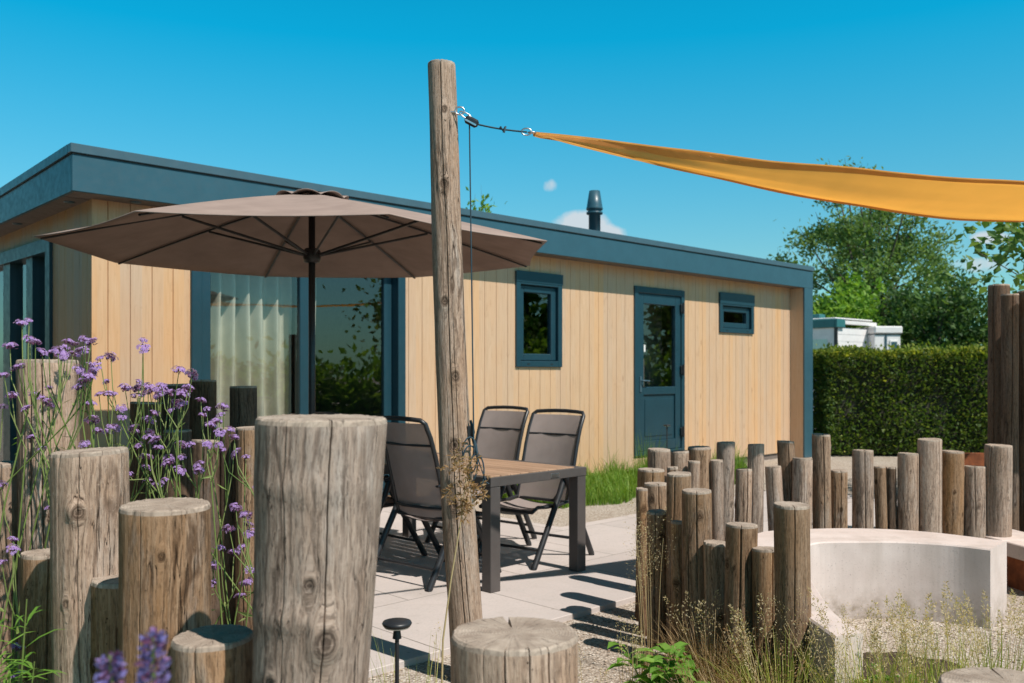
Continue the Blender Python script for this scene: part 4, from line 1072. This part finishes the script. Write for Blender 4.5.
# ------------------------------------------------------------------ hedges and trees
hedge('clipped dark green hedge with a yellow green top beyond the ring of logs',(5.45,16.1),(12.4,15.8),1.2,1.78,62000,.062,3,None)
for i_,(x_,y_,h_,lb_) in enumerate([(14.3,13.6,2.6,'loose sunlit shrub at the far end of the side border'),(14.6,11.2,2.3,'loose sunlit shrub mirrored in the small window'),(14.2,9.2,3.0,'loose sunlit shrub mirrored in the tall window'),(14.4,6.8,1.9,'loose sunlit shrub mirrored in the back door'),(14.1,4.4,1.7,'loose sunlit shrub mirrored in the wider patio door pane'),(14.3,1.8,1.8,'loose sunlit shrub mirrored beside the curtain')]):
    tree('round_shrub',lb_,'shrub',(x_,y_,0),h_,1.75,h_*.45,M['leaf_glow'],2400,.24,50+i_,'loose shrubs of the side border',24,.6,.34,.07)
_a=H(-3.3,9); _b=H(-3.3,-.6)
hedge('tall unseen hedge standing beyond the glazed end wall of the chalet',(_b.x,_b.y),(_a.x,_a.y),1.0,2.9,9000,.16,6,None,M['leaf_dark'])  # out of view; mirrored in the end glazing, set close to block sky light
tree('broadleaf_tree','large grey green tree with an airy open crown rising behind the sail','tree',(12.4,31,0),9.0,2.95,4.7,M['leaf_willow'],28000,.17,11,None,80,.45,.17,.2)
tree('round_shrub','bright yellow green shrub above the white caravans','shrub',(10.25,27.5,0),4.1,1.9,2.2,M['leaf_bright'],10000,.19,12,None,34,.6,.3,.08)
tree('round_shrub','dense mid green shrub behind the hedge, right of the caravans','shrub',(12.3,25.5,0),4.45,1.9,2.3,M['leaf_dark'],14000,.15,13,None,36,.6,.3,.08)
tree('round_shrub','green shrub partly hidden behind the tall dark posts','shrub',(13.9,22.5,0),3.9,1.6,2.0,M['leaf_dark'],6000,.17,14,None,30,.6,.3,.08)
tree('dark_bush','very dark bush filling the gap below the airy tree','shrub',(12.6,29.3,0),4.6,2.3,2.2,M['leaf_dark'],6000,.22,18,None,30,.6,.32,.08)
tree('slim_tree','small treetop showing over the roof near the tall pole','tree',(-.92,20.5,0),5.35,.75,4.2,M['leaf_bright'],1500,.14,15,None,14,.55,.34,.06)
tree('slim_tree','small round treetop just over the far roof corner','tree',(9.25,29.5,0),5.5,.85,4.0,M['leaf_dark'],1800,.16,16,None,16,.55,.34,.06)
tree('young_tree','young broad leaved tree reaching in at the picture edge above the dark posts','tree',(6.65,9.3,0),3.22,1.6,2.5,M['leaf_near'],4600,.125,17,None,40,.62,.30,.045)
# greenery that only the chalet's windows mirror
for i,(x,y,h,r,l) in enumerate([(20,17,6.5,3.0,'tall dark leaved tree standing past the far end of the dark hedge'),(18.5,11,6.0,2.6,'broad bright leaved tree behind the loose shrubs of the side border'),(19,-7,7,3.2,'large dark leaved tree beyond the near end of the side border')]):
    tree('broadleaf_tree',l,'tree',(x,y,0),h,r,h*.5,M['leaf_bright'] if i==1 else M['leaf_dark'],2600,.42,30+i,'trees beyond the side border',26,.6,.3,.16)

for i,(hx,hy,l) in enumerate([(-5.6,-3.5,'tall dark tree beyond the hedge at the chalet\'s glazed end, nearest the flower bed'),(-5.8,1.2,'tall dark tree beyond the hedge opposite the chalet\'s glazed end wall'),(-5.6,5.8,'tall dark tree beyond the hedge at the chalet\'s rear corner')]):  # unseen trees, added to keep sky light off the end wall
    p=H(hx,hy); tree('broadleaf_tree',l,'tree',(p.x,p.y,0),4.6,2.2,2.3,M['leaf_dark'],5200,.36,70+i,'unseen trees shading the end wall',34,.6,.34,.16)
# ------------------------------------------------------------------ grass and small plants
def blade(mb,p,h,out,w,rng,mi=0,seg=4,flop=1.0):
    d=Vector((out.x,out.y,0)); side=Vector((-out.y,out.x,0)); side=side.normalized() if side.length>1e-5 else Vector((1,0,0))
    side=(side+Vector((rng.gauss(0,.5),rng.gauss(0,.5),0))).normalized()
    vs=[]
    for i in range(seg+1):
        t=i/seg; q=p+d*(h*(t**1.8)*flop)+Vector((0,0,h*(t-.28*flop*t**3*d.length*2)))
        ww=w*(1-t)**.6*.5 if i<seg else 0.0002
        vs+= [q-side*ww,q+side*ww]
    mb.add(vs,[(2*i,2*i+1,2*i+3,2*i+2) for i in range(seg)],mi)
    return q
def plume(mb,p,d,L,wd,n,rng,size,mi=0):
    d=d.normalized()
    for i in range(n):
        t=rng.random(); rr=wd*(math.sin(math.pi*min(1,.15+t*.85)))*rng.uniform(.2,1)
        a=rng.uniform(0,6.28); o=d.orthogonal(); o=(Matrix.Rotation(a,3,d)@o)
        q=p+d*(L*t)+o*rr
        leaf_quads(mb,q,size,rng,(d+o*.7),.34,0,mi)
def clump(name,label,x,y,n,h,spread,wid,mat,nplume,ph,pmat,seed,group=None,plen=.14,pw=.016,pn=70,psize=.009,flop=1.0,lean=(0,0)):
    rng=random.Random(seed); c=thing(name,label,'grass',(x,y,GZ),0,group)
    b=MB()
    for i in range(n):
        a=rng.uniform(0,6.28); r=rng.random()**.6*spread*.35; o=Vector((math.cos(a),math.sin(a),0))*rng.uniform(.05,.55)*flop+Vector((lean[0],lean[1],0))
        blade(b,Vector((math.cos(a)*r,math.sin(a)*r,0)),h*rng.uniform(.45,1.05),o,wid*rng.uniform(.6,1.3),rng)
    b.build('blades',mat,c)
    for i in range(nplume):
        a=rng.uniform(0,6.28); r=rng.random()*spread*.25; o=Vector((math.cos(a),math.sin(a),0))*rng.uniform(.03,.32)*flop+Vector((lean[0],lean[1],0))
        m=MB(); st=Vector((math.cos(a)*r,math.sin(a)*r,0)); hh=ph*rng.uniform(.75,1.08)
        pts=[st+o*(hh*(t**1.7))+Vector((0,0,hh*(t-.1*t**3))) for t in (0,.25,.5,.75,1)]
        m.tube(pts,[.0016,.0014,.0012,.001,.0008],4,cap=False)
        d=(pts[-1]-pts[-2]).normalized()+Vector((0,0,-.15))
        plume(m,pts[-1]-d*plen*.6,d,plen,pw,pn,rng,psize,0)
        m.build('seed_head',pmat,c)
    return c
GG='tufts of ornamental grass before the bench'
for i,(px,Y,kind,lb) in enumerate([
  (712,3.95,'b','brown feathery grass tuft at the foot of the broad wavy log'),
  (755,3.75,'b','brown feathery grass tuft lying against the thick log nearest the bench'),
  (785,3.35,'m','greenish brown grass tuft in front of the thick log nearest the bench'),
  (735,3.3,'b','low brown grass tuft at the bottom edge below the flat topped log'),
  (842,3.3,'p','fine pale grass haze in front of the bench\'s pale left end'),
  (870,3.2,'g','green grass tuft with brown seed heads left of the bluish blades'),
  (915,3.15,'g','upright green grass tuft with tall seed heads before the bench middle'),
  (952,3.25,'g','green grass tuft with tall seed heads before the bench\'s shaded far end'),
  (1000,3.35,'g','green grass tuft at the frame edge beside the bench\'s end face'),
  (893,3.05,'m','drooping straw coloured grass tuft at the bottom edge below the bench')]):
    x=gx(px,Y)
    if kind=='b': clump('grass_tuft',lb,x,Y,620,.40,.55,.0045,M['blade_dry'],9,.42,M['plume_brown' if i%2 else 'plume'],60+i,GG,.18,.03,90,.011,1.25)
    elif kind=='p': clump('grass_tuft',lb,x,Y,70,.35,.3,.003,M['blade_dry'],12,.58,M['plume'],60+i,GG,.24,.06,110,.007,1.0)
    elif kind=='m': clump('grass_tuft',lb,x,Y,360,.5,.45,.0055,M['blade_green'],10,.55,M['plume'],60+i,GG,.17,.022,100,.011,1.1)
    else: clump('grass_tuft',lb,x,Y,190,.58,.32,.006,M['blade_green'],10,.64,M['plume'],60+i,GG,.15,.011,110,.011,.7)
clump('grass_tuft','airy golden seed stalk before the outermost ring logs',gx(652,4.3),4.3,30,.25,.2,.003,M['blade_dry'],9,.72,M['plume'],81,None,.30,.05,110,.008,.35)
clump('grass_tuft','small pinkish seed heads on the gravel beside the leafy weed',gx(632,3.75),3.75,30,.3,.2,.003,M['blade_dry'],8,.40,M['plume'],82,None,.12,.016,60,.009,.8)
clump('grass_tuft','thin green grass blades between the path light and the low stump',gx(418,2.9),2.9,70,.70,.35,.005,M['blade_green'],3,.62,M['plume'],83,None,.1,.01,30,.008,.6)
clump('grass_tuft','short green blades at the foot of the thickest log',gx(385,2.75),2.75,45,.62,.25,.005,M['blade_green'],0,.4,M['plume'],84,None,flop=.6)
clump('grass_tuft','pale dry tuft on the gravel right of the low broad stump',gx(590,3.4),3.4,40,.28,.25,.0035,M['blade_dry'],6,.36,M['plume'],85,None,.1,.014,50,.009,.6)
# one tall dry stalk with a feathery plume in front of the pole
t=thing('dry_grass_stalk','single tall dry grass stalk whose feathery plume crosses the tall pole','grass',(gx(440,3.4),3.4,GZ))
b0=Vector((gx(440,3.4),3.4,GZ)); pts=[at(440,690,3.4)-b0-Vector((0,0,.28)),at(443,640,3.4)-b0,at(451,580,3.4)-b0,at(461,520,3.4)-b0,at(466,478,3.4)-b0]
m=MB(); m.tube(pts,[.0045,.004,.0035,.003,.002],6); m.build('stem',M['plume'],t)
rng=random.Random(9); m=MB()
for i in range(34):
    a=at(462+rng.gauss(0,6),478+rng.uniform(-26,34),3.4)-b0
    d=Vector((rng.gauss(0,1),rng.gauss(0,.6),rng.gauss(-.1,.6)))
    plume(m,a,d,rng.uniform(.04,.10),.008,22,rng,.02)
m.build('plume',M['plume_brown'],t)
# lawn strip along the facade
rng=random.Random(3); m=MB()
for i in range(12000):
    x=rng.uniform(4.6,8.2); q=rng.random(); y=WL-.04-q*(1.32+.1*math.sin(x*5))
    hgt=rng.uniform(.10,.26)+.50*max(0,noise.noise(Vector((x*1.6,y*1.6,3))))+(.18 if rng.random()<.06 else 0)
    a=rng.uniform(0,6.28); blade(m,H(x,y,GZ),hgt,Vector((math.cos(a),math.sin(a),0))*rng.uniform(.1,.6),.011,rng,0,3)
o=m.build('grass',M['grass']); tag(o,'bright green grass strip along the foot of the cladding','grass',None,'stuff')
clump('tall_grass','tall feathery green grass growing against the cladding left of the back door',*H(6.9,-.35).to_2d(),110,.75,.4,.009,M['grass'],0,.85,M['plume'],86,None,.18,.02,50,.02,.5)
def leafy(name,label,loc,nst,h,leafm,seed,ll=.11,asp=.3,spread=.2):
    rng=random.Random(seed); t=thing(name,label,'plant',loc)
    for i in range(nst):
        a=rng.uniform(0,6.28); o=Vector((math.cos(a),math.sin(a),0))*spread*rng.uniform(.2,1)
        hh=h*rng.uniform(.6,1.05); pts=[Vector((o.x*.15,o.y*.15,-.02)),o*.4+Vector((0,0,hh*.4)),o*.8+Vector((0,0,hh*.75)),o+Vector((0,0,hh))]
        m=MB(); m.tube(pts,[.004,.0035,.003,.0015],5); st=m.build('stem',M['stem_green'],t)
        m=MB()
        for j in range(int(14*hh/.4)+6):
            f=rng.uniform(.15,1)*2.99; k=int(f); p=pts[k].lerp(pts[k+1],f-k)
            b=rng.uniform(0,6.28); d=Vector((math.cos(b),math.sin(b),rng.uniform(.1,.7)))
            # folded lanceolate leaf in three segments
            L=ll*rng.uniform(.6,1.2); w_=L*asp*.5; d.normalize(); s=d.cross(Vector((0,0,1))).normalized(); 
            c0=p; c1=p+d*L*.35; c2=p+d*L*.7+Vector((0,0,-L*.08)); c3=p+d*L+Vector((0,0,-L*.25)); up=Vector((0,0,w_*.35))
            m.add([c0,c1+s*w_+up,c1,c1-s*w_+up,c2+s*w_*.8+up,c2,c2-s*w_*.8+up,c3],[(0,1,2),(0,2,3),(1,4,5,2),(2,5,6,3),(4,7,5),(5,7,6)])
        m.build('leaves',leafm,st)
    return t
leafy('leafy_weed','light green leafy weed at the foot of the ring\'s outer logs',(gx(664,3.7),3.7,GZ),9,.30,M['leaf_plant'],91,.13,.36,.2)
leafy('leafy_weed','small bright green weed between the grass tufts before the bench',(gx(890,3.35),3.35,GZ),6,.34,M['leaf_plant'],92,.08,.4,.1)
leafy('leafy_plant','dense green narrow leaved plant at the lower frame edge beside the low half shaded log',(gx(-2,2.35),2.35,GZ),16,.85,M['leaf_plant'],93,.12,.07,.28)
leafy('leafy_plant','green leafy growth behind the tall rotted log',(gx(8,4.2),4.2,GZ),10,1.15,M['leaf_bright'],94,.12,.22,.25)
leafy('leafy_plant','low green plant among the purple flower stems behind the round cracked log',(gx(145,3.5),3.5,GZ),9,.85,M['leaf_plant'],95,.1,.2,.2)

# ------------------------------------------------------------------ purple verbena
def head_mesh(seed):
    rng=random.Random(seed); m=MB(); 
    for i in range(15):        # buds
        a=rng.uniform(0,6.28); r=.013*math.sqrt(rng.random()); p=Vector((r*math.cos(a),r*math.sin(a),-.006+.004*rng.random()))
        leaf_quads(m,p-Vector((0,0,.004)),.013,rng,(math.cos(a)*.6,math.sin(a)*.6,1.1),.45,0,1)
    for i in range(34):
        a=rng.uniform(0,6.28); r=.021*math.sqrt(rng.random()); z=.007*(1-(r/.021)**2)+rng.uniform(-.003,.004)
        c=Vector((r*math.cos(a),r*math.sin(a),z)); nrm=Vector((math.cos(a)*r/.021*.9,math.sin(a)*r/.021*.9,.9)).normalized()
        u=nrm.orthogonal().normalized(); u=Matrix.Rotation(rng.uniform(0,6.28),3,nrm)@u; v=nrm.cross(u)
        s=.0052*rng.uniform(.7,1.25)
        for k in range(5):
            t=k*2*math.pi/5; d=u*math.cos(t)+v*math.sin(t); e=u*math.cos(t+.5)+v*math.sin(t+.5); f=u*math.cos(t-.5)+v*math.sin(t-.5)
            m.add([c,c+e*s*.75+nrm*s*.2,c+d*s*1.15,c+f*s*.75+nrm*s*.2],[(0,1,2,3)],0)
    me=m.build('flower_head',[M['purple'],M['calyx']]); d=me.data; bpy.data.objects.remove(me); return d
HM=[head_mesh(i) for i in range(6)]
heads=[(22,323),(30,340),(10,346),(42,352),(58,350),(75,344),(86,340),(75,354),(91,342),(143,340),(143,348),(100,358),(111,357),(90,365),(79,370),(93,372),(84,381),(79,387),(106,382),(99,394),(91,403),(179,370),(125,388),(140,383),(155,390),(158,396),(148,387),(137,396),(171,391),(163,388),(182,394),(188,388),(182,404),(201,400),(171,410),(154,413),(223,407),(203,415),(211,425),(217,421),(230,429),(234,437),(220,432),(121,408),(122,417),(151,422),(133,432),(108,432),(112,427),(97,431),(92,420),(149,437),(155,440),(180,445),(207,444),(219,445),(236,453),(172,458),(168,463),(146,457),(180,470),(199,471),(246,457),(158,486),(147,481),(33,437),(35,395),(41,398),(49,388),(49,404),(12,396),(3,407),(4,375),(18,367),(2,485),(129,474),(84,444),(13,539),(13,549),(52,508),(18,647),(18,675),(220,548),(215,567),(212,584),(236,509),(250,516),(245,514),(250,533),(258,486),(251,569),(244,584),(157,485),(241,548),(49,352),(62,354),(66,347),(82,350),(150,392),(161,393)]
_r=random.Random(4)
heads+=[(a+_r.gauss(0,9),b+_r.uniform(-6,14)) for a,b in heads if _r.random()<.6]
plants=[('tall purple flowered plant at the frame edge, stems leaning over the pale cut off log',lambda p:p[0]<28,2.75,(-6,)),
 ('purple flowered plant whose heads crowd the top of the tall rotted log',lambda p:28<=p[0]<96,3.0,(62,)),
 ('purple flowered plant standing before the house corner cladding',lambda p:96<=p[0]<146 ,3.25,(118,)),
 ('purple flowered plant with the densest cluster of heads before the dark logs',lambda p:146<=p[0]<195 ,3.3,(160,)),
 ('purple flowered plant with slender stems crossing the sunlit patch log',lambda p:195<=p[0],3.15,(218,))]
for pi,(lb,sel,Y,(bpx,)) in enumerate(plants):
    rng=random.Random(200+pi); hs=[h for h in heads if sel(h)]; hs.sort(key=lambda h:(round(h[0]/26),h[1]))
    base=Vector((gx(bpx,Y),Y+.05,GZ)); pl=thing('verbena_plant',lb,'flower',base,0,'purple verbena plants by the logs')
    i=0
    while i<len(hs):
        k=rng.choice((1,2,3,3,4)); g=hs[i:i+k]; i+=k
        yy=Y+rng.uniform(-.14,.14); ps=[at(a,b,yy+rng.uniform(-.05,.05))-base for a,b in g]
        c=sum(ps,Vector())/len(ps); s0=Vector((rng.gauss(0,.30),rng.gauss(0,.08),-.01))
        jn=c+Vector((rng.gauss(0,.02)+(s0.x-c.x)*.12,rng.gauss(0,.02),-rng.uniform(.12,.24)))
        m=MB(); mid=s0.lerp(jn,.5)+Vector((rng.gauss(0,.03)-(jn.x-s0.x)*.22,0,.03))
        m.tube([s0,s0.lerp(mid,.5)+Vector((-(jn.x-s0.x)*.08,0,0)),mid,mid.lerp(jn,.55)+Vector(((jn.x-s0.x)*-.05,0,0)),jn],[.0036,.0033,.003,.0028,.0025],5)
        for p in ps:
            q=jn.lerp(p,.55)+Vector(((p.x-jn.x)*.22,0,-.015)); m.tube([jn,q,p-Vector((0,0,.004))],[.0021,.0018,.0015],5)
            if rng.random()<.5: leaf_quads(m,jn.lerp(q,.4),.04,rng,(p-jn)+Vector((0,0,.1)),.2)
        for t in range(5):
            z=rng.random(); leaf_quads(m,s0.lerp(mid,z),.09,rng,(rng.gauss(0,1),rng.gauss(0,1),.6),.16)
        st=m.build('stem',M['stem_green'],pl)
        for p in ps:
            o=bpy.data.objects.new('flower_head',rng.choice(HM)); COL.objects.link(o); o.parent=st; o.location=p
            o.rotation_euler=(rng.gauss(0,.35),rng.gauss(0,.35),rng.uniform(0,6.28)); s=rng.uniform(.62,1.12)*Y/3.0; o.scale=(s,s,s*rng.uniform(.9,1.3))
# blurred flower spikes close to the lens
lv=thing('lavender_plant','out of focus lavender blue flower spikes at the bottom edge close to the viewer','flower',(gx(130,1.02),1.05,GZ))
base=Vector(lv.location); rng=random.Random(77)
for (px,py,wd,Y) in ((153,634,.0145,1.0),(110,656,.0135,1.0)):
    top=at(px,py,Y)-base; s0=Vector((rng.gauss(0,.05),rng.gauss(0,.04),0))
    m=MB(); m.tube([s0,s0.lerp(top,.6)+Vector((.01,0,0)),top],[.003,.0028,.002],6)
    for j in range(8): leaf_quads(m,s0.lerp(top,rng.uniform(.3,.85)),.05,rng,(rng.gauss(0,1),rng.gauss(0,1),.7),.4)
    st=m.build('stem',M['stem_green'],lv)
    m=MB()
    for j in range(420):
        t=rng.random(); r=wd*(.45+.65*t if t<.8 else 1-.2)*rng.uniform(.55,1.1); a=rng.uniform(0,6.28)
        if rng.random()<.12*(1-t): continue
        p=top+Vector((r*math.cos(a),r*math.sin(a),-.10*t)); leaf_quads(m,p,.010,rng,(math.cos(a),math.sin(a),.6),.6,0,0 if rng.random()<.75 else 1)
    m.build('flower_spike',[M['lavender'],M['calyx']],st)

# ------------------------------------------------------------------ sun, sky, camera
EL=R(54); SD=Vector((.71,-.704,0)).normalized()*math.cos(EL)+Vector((0,0,math.sin(EL)))
ld=bpy.data.lights.new('sun','SUN'); ld.energy=5.0; ld.angle=R(.53); ld.color=(1,.935,.855)
so=bpy.data.objects.new('sun',ld); COL.objects.link(so); so.rotation_euler=SD.to_track_quat('Z','Y').to_euler(); so.location=(4,-4,12)
wd=bpy.data.worlds.new('World'); sc.world=wd; wd.use_nodes=True; nt=wd.node_tree; nt.nodes.clear()
def N(k,**kw):
    n=nt.nodes.new(k)
    for a,b in kw.items(): setattr(n,a,b)
    return n
out=N('ShaderNodeOutputWorld'); bg=N('ShaderNodeBackground'); sky=N('ShaderNodeTexSky'); sky.sky_type='NISHITA'; sky.sun_disc=False
sky.sun_elevation=EL; sky.sun_rotation=math.atan2(SD.x,SD.y); sky.altitude=0; sky.air_density=1.0; sky.dust_density=.6; sky.ozone_density=2.0
bg.inputs['Strength'].default_value=.11
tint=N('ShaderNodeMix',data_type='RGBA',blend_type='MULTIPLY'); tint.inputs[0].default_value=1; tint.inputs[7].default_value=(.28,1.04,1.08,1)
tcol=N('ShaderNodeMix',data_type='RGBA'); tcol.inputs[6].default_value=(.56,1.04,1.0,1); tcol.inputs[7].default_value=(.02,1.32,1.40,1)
nt.links.new(sky.outputs[0],tint.inputs[6])
tc=N('ShaderNodeTexCoord'); sp=N('ShaderNodeSeparateXYZ'); nt.links.new(tc.outputs['Generated'],sp.inputs[0])
def mth(op,a,b=None,c=None):
    m=N('ShaderNodeMath',operation=op)
    for i,x in enumerate((a,b,c)):
        if x is None: continue
        if isinstance(x,(int,float)): m.inputs[i].default_value=x
        else: nt.links.new(x,m.inputs[i])
    return m.outputs[0]
gx_=mth('DIVIDE',sp.outputs[0],mth('MAXIMUM',sp.outputs[1],.01)); gz_=mth('DIVIDE',sp.outputs[2],mth('MAXIMUM',sp.outputs[1],.01))
nz=N('ShaderNodeTexNoise'); nz.inputs['Scale'].default_value=48; nz.inputs['Detail'].default_value=8; nz.inputs['Roughness'].default_value=.6
nt.links.new(tc.outputs['Generated'],nz.inputs['Vector'])
tot=None
for (cx,cz,rx,rz,am) in ((.078,.160,.040,.022,1),(.098,.155,.035,.014,.9),(.0425,.207,.012,.009,.42),(.530,.150,.03,.010,.8),(.52,.118,.04,.012,.5),(-.9,.3,.15,.04,.8),(.9,.25,.12,.04,.8)):
    d=mth('ADD',mth('POWER',mth('DIVIDE',mth('SUBTRACT',gx_,cx),rx),2),mth('POWER',mth('DIVIDE',mth('SUBTRACT',gz_,cz),rz),2))
    v=mth('MULTIPLY',mth('MAXIMUM',mth('SUBTRACT',1,d),0),am); tot=v if tot is None else mth('MAXIMUM',tot,v)
den=mth('MULTIPLY',mth('MAXIMUM',mth('SUBTRACT',mth('ADD',tot,mth('MULTIPLY',nz.outputs['Fac'],.9)),.62),0),2.2)
den=mth('MULTIPLY',mth('MINIMUM',den,.85),mth('MINIMUM',mth('MULTIPLY',tot,8),1))
den=mth('MULTIPLY',den,mth('GREATER_THAN',sp.outputs[1],.02))
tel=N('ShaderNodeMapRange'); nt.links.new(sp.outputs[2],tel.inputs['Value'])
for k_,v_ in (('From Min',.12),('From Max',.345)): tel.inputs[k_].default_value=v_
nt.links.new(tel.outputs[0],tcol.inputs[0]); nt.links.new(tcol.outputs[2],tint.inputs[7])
# deep, dark blue overhead; the pale band lies along the horizon
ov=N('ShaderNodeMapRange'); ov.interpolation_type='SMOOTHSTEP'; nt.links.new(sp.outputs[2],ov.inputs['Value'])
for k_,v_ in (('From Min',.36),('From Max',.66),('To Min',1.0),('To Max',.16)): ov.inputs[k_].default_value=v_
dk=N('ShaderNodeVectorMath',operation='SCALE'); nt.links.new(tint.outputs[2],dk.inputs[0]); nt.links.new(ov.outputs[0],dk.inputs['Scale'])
cm=N('ShaderNodeMix',data_type='RGBA'); nt.links.new(den,cm.inputs[0]); nt.links.new(dk.outputs[0],cm.inputs[6]); cm.inputs[7].default_value=(5.6,5.9,6.2,1)
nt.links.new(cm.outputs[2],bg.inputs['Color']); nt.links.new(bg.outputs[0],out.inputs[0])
cam=bpy.data.cameras.new('camera'); co=bpy.data.objects.new('camera',cam); COL.objects.link(co); sc.camera=co
co.location=(0,0,CAMZ); co.rotation_euler=(R(90),0,0); cam.sensor_width=36; cam.lens=900/1024*36; cam.shift_y=(372-341.5)/1024
cam.clip_start=.05; cam.clip_end=1000; cam.dof.use_dof=True; cam.dof.focus_distance=3.6; cam.dof.aperture_fstop=4.5
sc.view_settings.view_transform='Standard'; sc.view_settings.look='None'; sc.view_settings.exposure=.15; sc.view_settings.gamma=1
sc.cycles.max_bounces=8; sc.cycles.transparent_max_bounces=16; sc.cycles.use_denoising=True; sc.cycles.denoiser='OPENIMAGEDENOISE'; sc.cycles.denoising_prefilter='ACCURATE'; sc.cycles.denoising_input_passes='RGB_ALBEDO_NORMAL'; sc.cycles.use_adaptive_sampling=False; sc.cycles.sample_clamp_indirect=6
